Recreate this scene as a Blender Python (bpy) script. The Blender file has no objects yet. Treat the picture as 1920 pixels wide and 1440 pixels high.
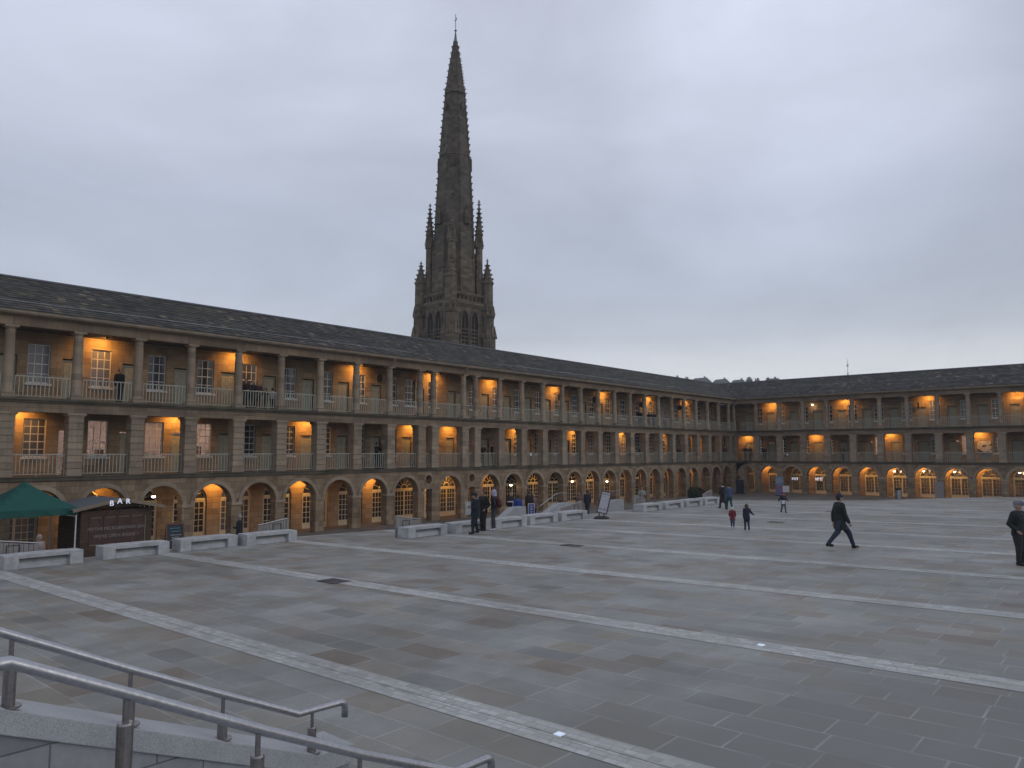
import bpy, bmesh, math, random
from mathutils import Vector, Matrix
random.seed(7)
S = bpy.context.scene
COL = S.collection
R = math.radians
PI = math.pi

# ------------------------------------------------------------------ camera
CF = 1384.55                                   # focal length in photo pixels (1920 wide)
CR = Vector((0.75269, 0.65837, -0.00135)); CU = Vector((0.06145, -0.06821, 0.99578)); CW = Vector((-0.6555, 0.74959, 0.0918))
CP = Vector((37.6545, 0.0, 0.0))
cd = bpy.data.cameras.new('camera'); cam = bpy.data.objects.new('camera', cd); COL.objects.link(cam)
cd.sensor_width = 36.0; cd.lens = 36.0 * CF / 1920.0; cd.clip_end = 6000; cd.clip_start = 0.05
m3 = Matrix((CR, CU, -CW)).transposed()
cam.matrix_world = Matrix.Translation(CP) @ m3.to_4x4()
S.camera = cam

def at(x, y, X=None, Y=None, z=None):
    """the point of a vertical or level plane of the place seen at photo pixel x, y"""
    v = CW + (x - 960) / CF * CR + (720 - y) / CF * CU
    t = (X - CP.x) / v.x if X is not None else (Y / v.y if Y is not None else z / v.z)
    return CP + v * t

# ------------------------------------------------------------------ world, sun, exposure
SUN_EL, SUN_AZ = R(24), R(60)
w = bpy.data.worlds.new('World'); S.world = w; w.use_nodes = True
nt = w.node_tree; N = nt.nodes; Lk = nt.links
for n in list(N): N.remove(n)
def nd(t, **k):
    n = N.new(t)
    for a, b in k.items(): setattr(n, a, b)
    return n
out = nd('ShaderNodeOutputWorld'); bg = nd('ShaderNodeBackground'); bg.inputs[1].default_value = 0.1
sky = nd('ShaderNodeTexSky', sky_type='NISHITA'); sky.sun_disc = False; sky.sun_elevation = SUN_EL; sky.sun_rotation = SUN_AZ
tc = nd('ShaderNodeTexCoord'); sep = nd('ShaderNodeSeparateXYZ'); Lk.new(tc.outputs['Generated'], sep.inputs[0])
ramp = nd('ShaderNodeValToRGB'); cr = ramp.color_ramp
def rs(cr, stops):
    while len(cr.elements) > 1: cr.elements.remove(cr.elements[-1])
    cr.elements[0].position = stops[0][0]; cr.elements[0].color = (*stops[0][1], 1)
    for p, c in stops[1:]:
        e = cr.elements.new(p); e.color = (*c, 1)
rs(cr, [(0.0, (.70, .72, .76)), (.095, (.78, .80, .84)), (.12, (.67, .70, .75)), (.15, (.515, .555, .63)), (.20, (.455, .50, .59)), (.30, (.44, .485, .585)), (.41, (.51, .55, .66)), (.52, (.545, .585, .70)), (1.0, (.60, .63, .74))])
Lk.new(sep.outputs['Z'], ramp.inputs[0])
# cloud layer: soft noise stretched along the horizon
mp = nd('ShaderNodeMapping'); mp.inputs['Scale'].default_value = (1.6, 1.6, 4.2); mp.inputs['Rotation'].default_value = (0.1, 0.05, 0.6); Lk.new(tc.outputs['Generated'], mp.inputs[0])
no = nd('ShaderNodeTexNoise'); no.inputs['Scale'].default_value = 1.25; no.inputs['Detail'].default_value = 7; no.inputs['Roughness'].default_value = .56; no.inputs['Distortion'].default_value = .35
Lk.new(mp.outputs[0], no.inputs['Vector'])
mr = nd('ShaderNodeMapRange'); mr.inputs['From Min'].default_value = .34; mr.inputs['From Max'].default_value = .68; mr.inputs['To Min'].default_value = .88; mr.inputs['To Max'].default_value = 1.13
Lk.new(no.outputs['Fac'], mr.inputs[0])
# the cloud is thinner to the north-west (left) than to the right
dt = nd('ShaderNodeVectorMath', operation='DOT_PRODUCT'); dt.inputs[1].default_value = (-0.9, 0.43, 0.0); Lk.new(tc.outputs['Generated'], dt.inputs[0])
mr2 = nd('ShaderNodeMapRange'); mr2.inputs['From Min'].default_value = .25; mr2.inputs['From Max'].default_value = 1.0; mr2.inputs['To Min'].default_value = .95; mr2.inputs['To Max'].default_value = 1.16
Lk.new(dt.outputs['Value'], mr2.inputs[0])
mu = nd('ShaderNodeMath', operation='MULTIPLY'); Lk.new(mr.outputs[0], mu.inputs[0]); Lk.new(mr2.outputs[0], mu.inputs[1])
# a thinner, brighter patch of cloud high on the right
dt2 = nd('ShaderNodeVectorMath', operation='DOT_PRODUCT'); dt2.inputs[1].default_value = (-0.298, 0.863, 0.409); Lk.new(tc.outputs['Generated'], dt2.inputs[0])
mr3 = nd('ShaderNodeMapRange', interpolation_type='SMOOTHSTEP'); mr3.inputs['From Min'].default_value = .965; mr3.inputs['From Max'].default_value = 1.0; mr3.inputs['To Min'].default_value = 1.0; mr3.inputs['To Max'].default_value = 1.34
Lk.new(dt2.outputs['Value'], mr3.inputs[0]); mu3 = nd('ShaderNodeMath', operation='MULTIPLY'); Lk.new(mu.outputs[0], mu3.inputs[0]); Lk.new(mr3.outputs[0], mu3.inputs[1])
mu2 = nd('ShaderNodeMath', operation='MULTIPLY'); mu2.inputs[1].default_value = 10.0; Lk.new(mu3.outputs[0], mu2.inputs[0])
vs = nd('ShaderNodeVectorMath', operation='SCALE'); Lk.new(ramp.outputs['Color'], vs.inputs[0]); Lk.new(mu2.outputs[0], vs.inputs['Scale'])
mx = nd('ShaderNodeMix', data_type='RGBA'); mx.inputs[0].default_value = .95
Lk.new(sky.outputs[0], mx.inputs[6]); Lk.new(vs.outputs[0], mx.inputs[7])
Lk.new(mx.outputs[2], bg.inputs[0]); Lk.new(bg.outputs[0], out.inputs[0])
sd = bpy.data.lights.new('sun', 'SUN'); sun = bpy.data.objects.new('sun', sd); COL.objects.link(sun)
sd.energy = 0.35; sd.angle = R(35); sd.color = (1, .96, .9)
sun.rotation_euler = (PI / 2 - SUN_EL, 0, PI - SUN_AZ)
S.view_settings.view_transform = 'Standard'; S.view_settings.look = 'None'; S.view_settings.exposure = 0; S.view_settings.gamma = 1
S.render.engine = 'CYCLES'
S.cycles.max_bounces = 5; S.cycles.diffuse_bounces = 3; S.cycles.glossy_bounces = 2; S.cycles.transmission_bounces = 3; S.cycles.transparent_max_bounces = 8

# ------------------------------------------------------------------ material helpers
class MT:
    def __init__(s, name):
        s.m = bpy.data.materials.new(name); s.m.use_nodes = True; s.nt = s.m.node_tree; s.n = s.nt.nodes; s.l = s.nt.links
        s.b = s.n['Principled BSDF']
    def add(s, t, **k):
        n = s.n.new(t)
        for a, b in k.items(): setattr(n, a, b)
        return n
    def link(s, a, b): s.l.new(a, b)
    def coord(s, kind='Object'): return s.add('ShaderNodeTexCoord').outputs[kind]
    def math(s, op, a, b=None, c=None):
        n = s.add('ShaderNodeMath', operation=op)
        for i, v in enumerate((a, b, c)):
            if v is None: continue
            if isinstance(v, (int, float)): n.inputs[i].default_value = v
            else: s.link(v, n.inputs[i])
        return n.outputs[0]
    def noise(s, vec, scale, detail=4, rough=.55):
        n = s.add('ShaderNodeTexNoise'); n.inputs['Scale'].default_value = scale; n.inputs['Detail'].default_value = detail; n.inputs['Roughness'].default_value = rough
        if vec is not None: s.link(vec, n.inputs['Vector'])
        return n.outputs['Fac']
    def ramp(s, fac, stops):
        n = s.add('ShaderNodeValToRGB'); rs(n.color_ramp, stops); s.link(fac, n.inputs[0]); return n.outputs['Color']
    def mix(s, fac, a, b, mode='MIX'):
        n = s.add('ShaderNodeMix', data_type='RGBA', blend_type=mode)
        for i, v in ((0, fac), (6, a), (7, b)):
            if isinstance(v, (int, float)): n.inputs[i].default_value = v
            elif isinstance(v, tuple): n.inputs[i].default_value = (*v, 1)
            else: s.link(v, n.inputs[i])
        return n.outputs[2]
    def bump(s, h, strength=.3, dist=.02):
        n = s.add('ShaderNodeBump'); n.inputs['Strength'].default_value = strength; n.inputs['Distance'].default_value = dist
        s.link(h, n.inputs['Height']); s.link(n.outputs[0], s.b.inputs['Normal'])

def plain(name, c, rough=.7, metal=0, var=.12, scale=6, bump=0):
    t = MT(name); f = t.noise(t.coord(), scale, 4)
    a = tuple(x * (1 - var) for x in c); b = tuple(min(1, x * (1 + var)) for x in c)
    t.link(t.ramp(f, [(.3, a), (.7, b)]), t.b.inputs['Base Color'])
    t.b.inputs['Roughness'].default_value = rough; t.b.inputs['Metallic'].default_value = metal
    if bump: t.bump(f, bump, .025)
    return t.m

def emis(name, c, s):
    t = MT(name); t.b.inputs['Base Color'].default_value = (*[min(1, x) for x in c], 1)
    t.b.inputs['Emission Color'].default_value = (*c, 1); t.b.inputs['Emission Strength'].default_value = s
    return t.m

def stone(name, ca, cb, bw=.62, bh=.31, stain=.35, moss=.0, joints=True):
    t = MT(name); co = t.coord('Object')
    sp = t.add('ShaderNodeSeparateXYZ'); t.link(co, sp.inputs[0])
    uv = t.add('ShaderNodeCombineXYZ'); t.link(t.math('ADD', sp.outputs[0], sp.outputs[1]), uv.inputs[0]); t.link(sp.outputs[2], uv.inputs[1])
    oi = t.add('ShaderNodeObjectInfo')
    rw = t.math('FLOOR', t.math('MULTIPLY', sp.outputs[2], 1 / bh)); wr = t.add('ShaderNodeTexWhiteNoise', noise_dimensions='1D'); t.link(rw, wr.inputs['W'])
    cl_ = t.math('FLOOR', t.math('ADD', t.math('MULTIPLY', t.math('ADD', sp.outputs[0], sp.outputs[1]), 1 / bw), t.math('MULTIPLY', t.math('MODULO', rw, 2), .5)))
    cv_ = t.add('ShaderNodeCombineXYZ'); t.link(rw, cv_.inputs[0]); t.link(cl_, cv_.inputs[1]); t.link(oi.outputs['Random'], cv_.inputs[2])
    wc_ = t.add('ShaderNodeTexWhiteNoise', noise_dimensions='3D'); t.link(cv_.outputs[0], wc_.inputs['Vector'])
    base = None
    n1 = t.noise(co, 1.1, 6, .6); n2 = t.noise(co, 14, 5, .6)
    if joints:
        br = t.add('ShaderNodeTexBrick'); t.link(uv.outputs[0], br.inputs['Vector'])
        br.inputs['Scale'].default_value = 1; br.inputs['Brick Width'].default_value = bw; br.inputs['Row Height'].default_value = bh
        br.inputs['Mortar Size'].default_value = .007; br.inputs['Mortar Smooth'].default_value = .3; br.inputs['Bias'].default_value = -.1
        br.inputs['Color1'].default_value = (*ca, 1); br.inputs['Color2'].default_value = (*cb, 1)
        br.inputs['Mortar'].default_value = (*[x * .5 for x in ca], 1)
        base = br.outputs['Color']; hh = br.outputs['Fac']
    else:
        base = t.mix(oi.outputs['Random'], ca, cb); hh = None
    base = t.mix(.8, base, t.ramp(wc_.outputs['Value'], [(0, (.66, .64, .62)), (.25, (.92, .92, .92)), (.75, (1.04, 1.04, 1.04)), (.95, (1.22, 1.2, 1.15))]), 'MULTIPLY')
    base = t.mix(t.math('MULTIPLY', t.math('SUBTRACT', n1, .35), 1.6 * stain), base, tuple(x * .38 for x in ca))
    base = t.mix(.35, base, t.ramp(n2, [(.3, (.55, .53, .50)), (.7, (1, 1, 1))]), 'MULTIPLY')
    # soot and damp running down from ledges, in streaks
    mpp = t.add('ShaderNodeMapping'); mpp.inputs['Scale'].default_value = (2.6, 2.6, .22); t.link(co, mpp.inputs[0])
    n3 = t.noise(mpp.outputs[0], 1.6, 5, .6)
    base = t.mix(t.math('MULTIPLY', t.math('MAXIMUM', t.math('SUBTRACT', n3, .5), 0), 2.6 * stain), base, (.045, .042, .036))
    if moss: base = t.mix(t.math('MULTIPLY', t.math('MAXIMUM', t.math('SUBTRACT', n1, .5), 0), 5 * moss), base, (.045, .06, .03))
    t.link(base, t.b.inputs['Base Color']); t.b.inputs['Roughness'].default_value = .9
    h = n2
    if hh is not None: h = t.math('SUBTRACT', t.math('MULTIPLY', n2, .3), t.math('MULTIPLY', hh, 1))
    t.bump(h, .5, .012)
    return t.m

M = {}
M['wall'] = stone('sandstone_ashlar', (.235, .168, .105), (.36, .27, .178), stain=.5)
M['inner'] = stone('inner_wall_stone', (.30, .21, .125), (.37, .27, .17), stain=.25)
M['pier'] = stone('pier_stone', (.30, .235, .17), (.38, .305, .225), stain=.45, joints=False)
M['trim'] = stone('trim_stone', (.215, .158, .108), (.30, .225, .155), bw=1.3, bh=2.0, stain=.55)
M['ledge'] = stone('mossy_ledge_stone', (.105, .09, .068), (.145, .122, .09), bw=1.4, bh=2.0, stain=.4, moss=.8)
M['gutter'] = plain('gutter_stone', (.27, .215, .16), .8, var=.2, scale=2)
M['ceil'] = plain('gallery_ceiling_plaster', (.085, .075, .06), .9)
M['floorstone'] = plain('gallery_floor_stone', (.13, .115, .095), .85)
M['granite'] = MT('pale_granite')
t = M['granite']; co = t.coord(); f1 = t.noise(co, 140, 3, .7); f2 = t.noise(co, 2.2, 5)
c = t.mix(.8, t.ramp(f1, [(.35, (.27, .28, .29)), (.62, (.48, .49, .50))]), t.ramp(f2, [(.3, (.78, .78, .78)), (.7, (1.05, 1.05, 1.05))]), 'MULTIPLY')
t.link(c, t.b.inputs['Base Color']); t.b.inputs['Roughness'].default_value = .75; t.bump(f1, .2, .004); M['granite'] = t.m
t = MT('bench_granite'); co = t.coord(); oi = t.add('ShaderNodeObjectInfo'); f1 = t.noise(co, 110, 3, .7)
ad = t.add('ShaderNodeVectorMath', operation='ADD'); t.link(co, ad.inputs[0]); t.link(oi.outputs['Location'], ad.inputs[1]); f2 = t.noise(ad.outputs[0], 2.1, 8, .72)
c = t.mix(.9, t.ramp(f1, [(.35, (.36, .365, .375)), (.62, (.54, .55, .565))]), t.ramp(f2, [(.28, (.55, .54, .52)), (.62, (1.05, 1.05, 1.05))]), 'MULTIPLY')
t.link(c, t.b.inputs['Base Color']); t.b.inputs['Roughness'].default_value = .7; t.bump(f1, .2, .004); M['bench'] = t.m
M['paint'] = plain('pale_green_grey_paint', (.35, .365, .315), .55, var=.1)
M['cream'] = plain('cream_joinery_paint', (.52, .48, .36), .5, var=.08)
M['door'] = plain('pale_sage_door_paint', (.28, .265, .19), .55, var=.08)
M['whitef'] = plain('white_window_paint', (.60, .59, .55), .5, var=.06)
M['steel'] = plain('brushed_steel', (.42, .42, .44), .36, 1.0, var=.12, scale=30)
M['steeld'] = plain('dull_steel_post', (.30, .28, .28), .42, 1.0, var=.15, scale=30)
for k_ in ('steel', 'steeld'):
    t = MT.__new__(MT); t.m = M[k_]; t.nt = t.m.node_tree; t.n = t.nt.nodes; t.l = t.nt.links; t.b = t.n['Principled BSDF']
    f_ = t.noise(t.coord(), 55, 6, .7); t.link(t.math('MULTIPLY_ADD', f_, .55, .12), t.b.inputs['Roughness']); t.bump(f_, .25, .003)
M['metal'] = plain('dark_painted_metal', (.02, .022, .025), .5)
M['lead'] = plain('weathered_copper', (.13, .20, .20), .6)
M['wood'] = plain('dark_brown_boards', (.066, .037, .023), .7, var=.3, scale=3)
M['woodl'] = plain('pale_timber_trim', (.22, .17, .12), .65, var=.12)
M['panelm'] = plain('grey_timber_panel', (.25, .235, .225), .7, var=.1)
M['felt'] = plain('grey_roof_felt', (.11, .125, .14), .8)
M['green'] = plain('green_canvas', (.005, .080, .066), .75, var=.1, scale=2)
M['whitepl'] = plain('white_plastic', (.62, .63, .66), .5)
M['bulb'] = emis('warm_lamp_glass', (1, .66, .30), 14)
M['bulbw'] = emis('white_lamp_glass', (1, .82, .58), 16)
M['strip'] = emis('fluorescent_tube', (1, .93, .84), 16)
M['fairy'] = emis('fairy_light_bulb', (1, .88, .7), 2.0)
M['letter'] = emis('lit_white_letter', (.80, .84, 1), .45)
M['marker'] = emis('ground_marker_light', (.75, .86, 1), .25)
t = MT('dark_window_glass'); oi = t.add('ShaderNodeObjectInfo')
t.link(t.ramp(oi.outputs['Random'], [(0, (.012, .013, .016)), (.5, (.035, .036, .042)), (.8, (.09, .09, .105)), (1, (.20, .20, .22))]), t.b.inputs['Base Color'])
t.b.inputs['Roughness'].default_value = .12; t.bump(t.noise(t.coord(), 3, 2), .12, .02); M['glass'] = t.m
t = MT('clear_window_glass'); tr = t.add('ShaderNodeBsdfTransparent'); gl = t.add('ShaderNodeBsdfGlossy'); gl.inputs['Roughness'].default_value = .05
fr = t.add('ShaderNodeFresnel'); fr.inputs['IOR'].default_value = 1.45; ms = t.add('ShaderNodeMixShader'); t.link(fr.outputs[0], ms.inputs[0]); t.link(tr.outputs[0], ms.inputs[1]); t.link(gl.outputs[0], ms.inputs[2])
t.link(ms.outputs[0], t.n['Material Output'].inputs[0]); M['clear'] = t.m

# stone slate roof: every course has slates of its own colour, some replaced with pale ones
t = MT('stone_slate'); co = t.coord('Object'); sp = t.add('ShaderNodeSeparateXYZ'); t.link(co, sp.inputs[0])
row = t.math('FLOOR', t.math('MULTIPLY', t.math('SUBTRACT', sp.outputs[2], 6.293), 1 / .13918))
wn = t.add('ShaderNodeTexWhiteNoise', noise_dimensions='1D'); t.link(row, wn.inputs['W'])
cell = t.math('FLOOR', t.math('ADD', t.math('MULTIPLY', t.math('ADD', sp.outputs[0], 0), 3.1), t.math('MULTIPLY', wn.outputs['Value'], 9)))
cv = t.add('ShaderNodeCombineXYZ'); t.link(row, cv.inputs[0]); t.link(cell, cv.inputs[1])
wn2 = t.add('ShaderNodeTexWhiteNoise', noise_dimensions='2D'); t.link(cv.outputs[0], wn2.inputs['Vector'])
f = t.noise(co, .35, 5, .6); f2 = t.noise(co, 9, 5, .65)
c = t.ramp(wn2.outputs['Value'], [(0, (.034, .033, .036)), (.5, (.060, .057, .057)), (.86, (.095, .086, .078)), (.97, (.13, .112, .09)), (.993, (.24, .20, .14))])
c = t.mix(t.math('MULTIPLY', t.math('MAXIMUM', t.math('SUBTRACT', f, .48), 0), 3.2), c, (.075, .082, .055))
c = t.mix(.5, c, t.ramp(f2, [(.3, (.5, .5, .5)), (.7, (1.1, 1.1, 1.1))]), 'MULTIPLY')
t.link(c, t.b.inputs['Base Color']); t.b.inputs['Roughness'].default_value = .8; t.bump(t.math('ADD', t.math('MULTIPLY', wn2.outputs['Value'], .6), f2), .6, .03); M['slate'] = t.m

# flagstone paving, courses along X
def flag_mat(name, rowh, lenx, cols, joint, rough, wet=True, jc=(.22, .21, .20), jw=.012, stains=False):
    t = MT(name); co = t.coord('Object'); sp = t.add('ShaderNodeSeparateXYZ'); t.link(co, sp.inputs[0])
    ry = t.math('MULTIPLY', sp.outputs[1], 1 / rowh); row = t.math('FLOOR', ry)
    wn = t.add('ShaderNodeTexWhiteNoise', noise_dimensions='1D'); t.link(row, wn.inputs['W'])
    ln = t.math('MULTIPLY_ADD', wn.outputs['Value'], .55, .75)
    xx = t.math('ADD', t.math('DIVIDE', sp.outputs[0], t.math('MULTIPLY', ln, lenx)), t.math('MULTIPLY', wn.outputs['Value'], 37))
    wp = t.add('ShaderNodeTexNoise', noise_dimensions='1D')
    cx = t.math('FLOOR', xx); cv = t.add('ShaderNodeCombineXYZ'); t.link(cx, cv.inputs[0]); t.link(row, cv.inputs[1])
    w2 = t.add('ShaderNodeTexWhiteNoise', noise_dimensions='2D'); t.link(cv.outputs[0], w2.inputs['Vector'])
    fx = t.math('FRACT', xx); fy = t.math('FRACT', ry)
    ex = t.math('MINIMUM', fx, t.math('SUBTRACT', 1, fx)); ey = t.math('MINIMUM', fy, t.math('SUBTRACT', 1, fy))
    j = t.math('MAXIMUM', t.math('LESS_THAN', ex, jw / lenx), t.math('LESS_THAN', ey, jw / rowh))
    big = t.noise(co, .16, 4, .55); mid = t.noise(co, 1.3, 6, .62); fine = t.noise(co, 22, 5, .65)
    c = t.ramp(w2.outputs['Value'], cols)
    c = t.mix(.55, c, t.ramp(mid, [(.3, (.62, .61, .60)), (.7, (1.16, 1.16, 1.16))]), 'MULTIPLY')
    c = t.mix(.5, c, t.ramp(big, [(.36, (.66, .66, .65)), (.64, (1.16, 1.165, 1.17))]), 'MULTIPLY')
    st_ = t.noise(co, .55, 5, .6); c = t.mix(.5, c, t.ramp(st_, [(.38, (.74, .70, .64)), (.56, (1.06, 1.06, 1.06))]), 'MULTIPLY')
    c = t.mix(.35, c, t.ramp(fine, [(.3, (.7, .7, .7)), (.7, (1.1, 1.1, 1.1))]), 'MULTIPLY')
    if stains:
        # dried pale blotches, and a broad soft-edged area near the steps blended to a darker tone
        s1 = t.noise(co, .33, 6, .62); c = t.mix(t.math('MULTIPLY', t.math('MAXIMUM', t.math('SUBTRACT', s1, .54), 0), 3.4), c, (.36, .37, .38))
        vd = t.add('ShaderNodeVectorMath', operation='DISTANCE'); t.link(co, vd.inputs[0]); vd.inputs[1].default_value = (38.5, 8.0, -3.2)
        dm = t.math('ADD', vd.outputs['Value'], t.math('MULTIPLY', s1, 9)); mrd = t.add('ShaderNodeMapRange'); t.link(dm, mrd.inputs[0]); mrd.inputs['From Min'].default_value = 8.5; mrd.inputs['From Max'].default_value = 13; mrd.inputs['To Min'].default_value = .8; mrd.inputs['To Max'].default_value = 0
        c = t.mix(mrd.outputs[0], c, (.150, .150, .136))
    jf = t.math('MULTIPLY', j, t.math('MULTIPLY', t.math('MULTIPLY_ADD', mid, 2.8, -1.0), joint))
    jf = t.math('MINIMUM', t.math('MAXIMUM', jf, 0), 1)
    c = t.mix(jf, c, jc)
    t.link(c, t.b.inputs['Base Color'])
    rr = t.math('MULTIPLY_ADD', mid, .35, rough - .12)
    t.link(rr, t.b.inputs['Roughness'])
    t.bump(t.math('ADD', t.math('MULTIPLY', fine, .25), t.math('SUBTRACT', t.math('MULTIPLY', w2.outputs['Value'], .3), j)), .35, .008)
    return t.m
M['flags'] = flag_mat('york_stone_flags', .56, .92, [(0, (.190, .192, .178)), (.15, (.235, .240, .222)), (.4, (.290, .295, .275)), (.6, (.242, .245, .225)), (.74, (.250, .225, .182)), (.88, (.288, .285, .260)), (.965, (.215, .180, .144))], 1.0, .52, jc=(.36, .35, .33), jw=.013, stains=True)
M['setts'] = flag_mat('granite_setts', .11, .2, [(0, (.38, .385, .37)), (.5, (.45, .455, .44)), (1, (.53, .535, .52))], .7, .6, jc=(.17, .17, .17), jw=.012)
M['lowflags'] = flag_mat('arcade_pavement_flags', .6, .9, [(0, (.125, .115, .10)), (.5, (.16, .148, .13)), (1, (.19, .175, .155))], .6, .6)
M['earth'] = plain('far_ground', (.09, .10, .07), .95, scale=.02)
M['hill'] = plain('hillside_grass_and_scrub', (.075, .085, .07), .95, var=.35, scale=.02)
M['skirt'] = plain('stone_edge', (.17, .165, .16), .85)
M['joint_stone'] = stone('cheek_wall_stone', (.30, .31, .33), (.38, .39, .41), bw=.7, bh=.34, stain=.2)
M['room'] = plain('pale_room_plaster', (.66, .52, .47), .9)
M['shop'] = plain('warm_shop_plaster', (.42, .30, .19), .9)
M['stock'] = plain('shop_goods', (.30, .20, .14), .8, var=.6, scale=9)
M['dark'] = plain('unlit_interior', (.02, .018, .016), .9)
M['black'] = plain('black_rubber', (.018, .018, .02), .6)
M['towerst'] = stone('blackened_gritstone', (.125, .100, .072), (.24, .19, .135), bw=.9, bh=.4, stain=.5)
M['towerd'] = stone('dark_spire_stone', (.095, .080, .062), (.17, .142, .108), bw=.8, bh=.45, stain=.35)
M['foliage'] = plain('dark_evergreen_leaves', (.03, .05, .028), .8, var=.5, scale=12)
M['bark'] = plain('bark', (.07, .055, .045), .9)
M['terra'] = plain('brown_planter', (.055, .038, .03), .8)
M['fartree'] = plain('bare_winter_twigs', (.075, .07, .065), .95)
M['farwall'] = plain('far_house_render', (.16, .15, .145), .9)
M['farroof'] = plain('far_house_slates', (.075, .078, .088), .9)

# ------------------------------------------------------------------ mesh helpers
class MB:
    def __init__(s): s.v = []; s.f = []; s.mi = []; s.cur = 0
    def quad(s, *p):
        i = len(s.v); s.v += [tuple(q) for q in p]; s.f.append(tuple(range(i, i + len(p)))); s.mi.append(s.cur); return s
    def box(s, x0, x1, y0, y1, z0, z1):
        if x0 > x1: x0, x1 = x1, x0
        if y0 > y1: y0, y1 = y1, y0
        i = len(s.v)
        s.v += [(x0, y0, z0), (x1, y0, z0), (x1, y1, z0), (x0, y1, z0), (x0, y0, z1), (x1, y0, z1), (x1, y1, z1), (x0, y1, z1)]
        for q in ((0, 3, 2, 1), (4, 5, 6, 7), (0, 1, 5, 4), (1, 2, 6, 5), (2, 3, 7, 6), (3, 0, 4, 7)):
            s.f.append(tuple(i + k for k in q)); s.mi.append(s.cur)
        return s
    def taper(s, cx, cy, z0, z1, hx0, hy0, hx1, hy1):
        i = len(s.v)
        for z, hx, hy in ((z0, hx0, hy0), (z1, hx1, hy1)):
            s.v += [(cx - hx, cy - hy, z), (cx + hx, cy - hy, z), (cx + hx, cy + hy, z), (cx - hx, cy + hy, z)]
        for q in ((0, 3, 2, 1), (4, 5, 6, 7), (0, 1, 5, 4), (1, 2, 6, 5), (2, 3, 7, 6), (3, 0, 4, 7)):
            s.f.append(tuple(i + k for k in q)); s.mi.append(s.cur)
        return s
    def lathe(s, cx, cy, prof, n=16, rot=0, cap=True):
        b = len(s.v)
        for z, r in prof:
            for k in range(n):
                a = rot + 2 * PI * k / n; s.v.append((cx + r * math.cos(a), cy + r * math.sin(a), z))
        for j in range(len(prof) - 1):
            for k in range(n):
                k2 = (k + 1) % n
                s.f.append((b + j * n + k, b + j * n + k2, b + (j + 1) * n + k2, b + (j + 1) * n + k)); s.mi.append(s.cur)
        if cap:
            s.f.append(tuple(b + n - 1 - k for k in range(n))); s.mi.append(s.cur)
            e = b + (len(prof) - 1) * n; s.f.append(tuple(e + k for k in range(n))); s.mi.append(s.cur)
        return s
    def tube(s, pts, rad, n=8, cap=True, sq=1.0):
        pts = [Vector(p) for p in pts]; b = len(s.v); up = None
        if not isinstance(rad, (list, tuple)): rad = [rad] * len(pts)
        for i, p in enumerate(pts):
            d = (pts[min(i + 1, len(pts) - 1)] - pts[max(i - 1, 0)])
            d = d.normalized() if d.length > 1e-9 else Vector((0, 0, 1))
            if up is None: up = Vector((1, 0, 0)) if abs(d.x) < .8 else Vector((0, 1, 0))
            a = up - d * up.dot(d); a.normalize(); up = a; c = d.cross(a)
            r = rad[i]; r1, r2 = r if isinstance(r, tuple) else (r, r * sq)
            for k in range(n):
                t = 2 * PI * k / n; s.v.append(tuple(p + a * (r1 * math.cos(t)) + c * (r2 * math.sin(t))))
        for j in range(len(pts) - 1):
            for k in range(n):
                k2 = (k + 1) % n; s.f.append((b + j * n + k, b + j * n + k2, b + (j + 1) * n + k2, b + (j + 1) * n + k)); s.mi.append(s.cur)
        if cap:
            s.f.append(tuple(b + n - 1 - k for k in range(n))); s.mi.append(s.cur)
            e = b + (len(pts) - 1) * n; s.f.append(tuple(e + k for k in range(n))); s.mi.append(s.cur)
        return s
    def ball(s, c, r, n=10, m=7):
        rx, ry, rz = r if isinstance(r, tuple) else (r, r, r); b = len(s.v)
        for j in range(m + 1):
            ph = -PI / 2 + PI * j / m
            ph = max(-PI / 2 + .02, min(PI / 2 - .02, ph))
            for k in range(n):
                t = 2 * PI * k / n; s.v.append((c[0] + rx * math.cos(ph) * math.cos(t), c[1] + ry * math.cos(ph) * math.sin(t), c[2] + rz * math.sin(ph)))
        for j in range(m):
            for k in range(n):
                k2 = (k + 1) % n; s.f.append((b + j * n + k, b + j * n + k2, b + (j + 1) * n + k2, b + (j + 1) * n + k)); s.mi.append(s.cur)
        s.f.append(tuple(b + n - 1 - k for k in range(n))); s.mi.append(s.cur); e = b + m * n; s.f.append(tuple(e + k for k in range(n))); s.mi.append(s.cur)
        return s
    def poly_extrude(s, pts, axis, a, b):
        """pts in the two other axes, extruded between a and b along axis"""
        def P(p, t):
            return (t, p[0], p[1]) if axis == 'x' else ((p[0], t, p[1]) if axis == 'y' else (p[0], p[1], t))
        n = len(pts); i = len(s.v)
        s.v += [P(p, a) for p in pts] + [P(p, b) for p in pts]
        s.f.append(tuple(i + k for k in range(n))); s.mi.append(s.cur)
        s.f.append(tuple(i + n + n - 1 - k for k in range(n))); s.mi.append(s.cur)
        for k in range(n):
            k2 = (k + 1) % n; s.f.append((i + k2, i + k, i + n + k, i + n + k2)); s.mi.append(s.cur)
        return s
    def mesh(s, name, mats, smooth=False, bevel=0, fix=True):
        me = bpy.data.meshes.new(name); me.from_pydata(s.v, [], s.f)
        for m in (mats if isinstance(mats, (list, tuple)) else [mats]): me.materials.append(m)
        me.polygons.foreach_set('material_index', s.mi)
        if fix:
            bm = bmesh.new(); bm.from_mesh(me); bmesh.ops.recalc_face_normals(bm, faces=bm.faces)
            if bevel: 
                bmesh.ops.bevel(bm, geom=[e for e in bm.edges if e.calc_face_angle(0) > .5], offset=bevel, segments=2, affect='EDGES', profile=.6)
            bm.to_mesh(me); bm.free()
        if smooth: me.polygons.foreach_set('use_smooth', [True] * len(me.polygons))
        me.update(); return me
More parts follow.
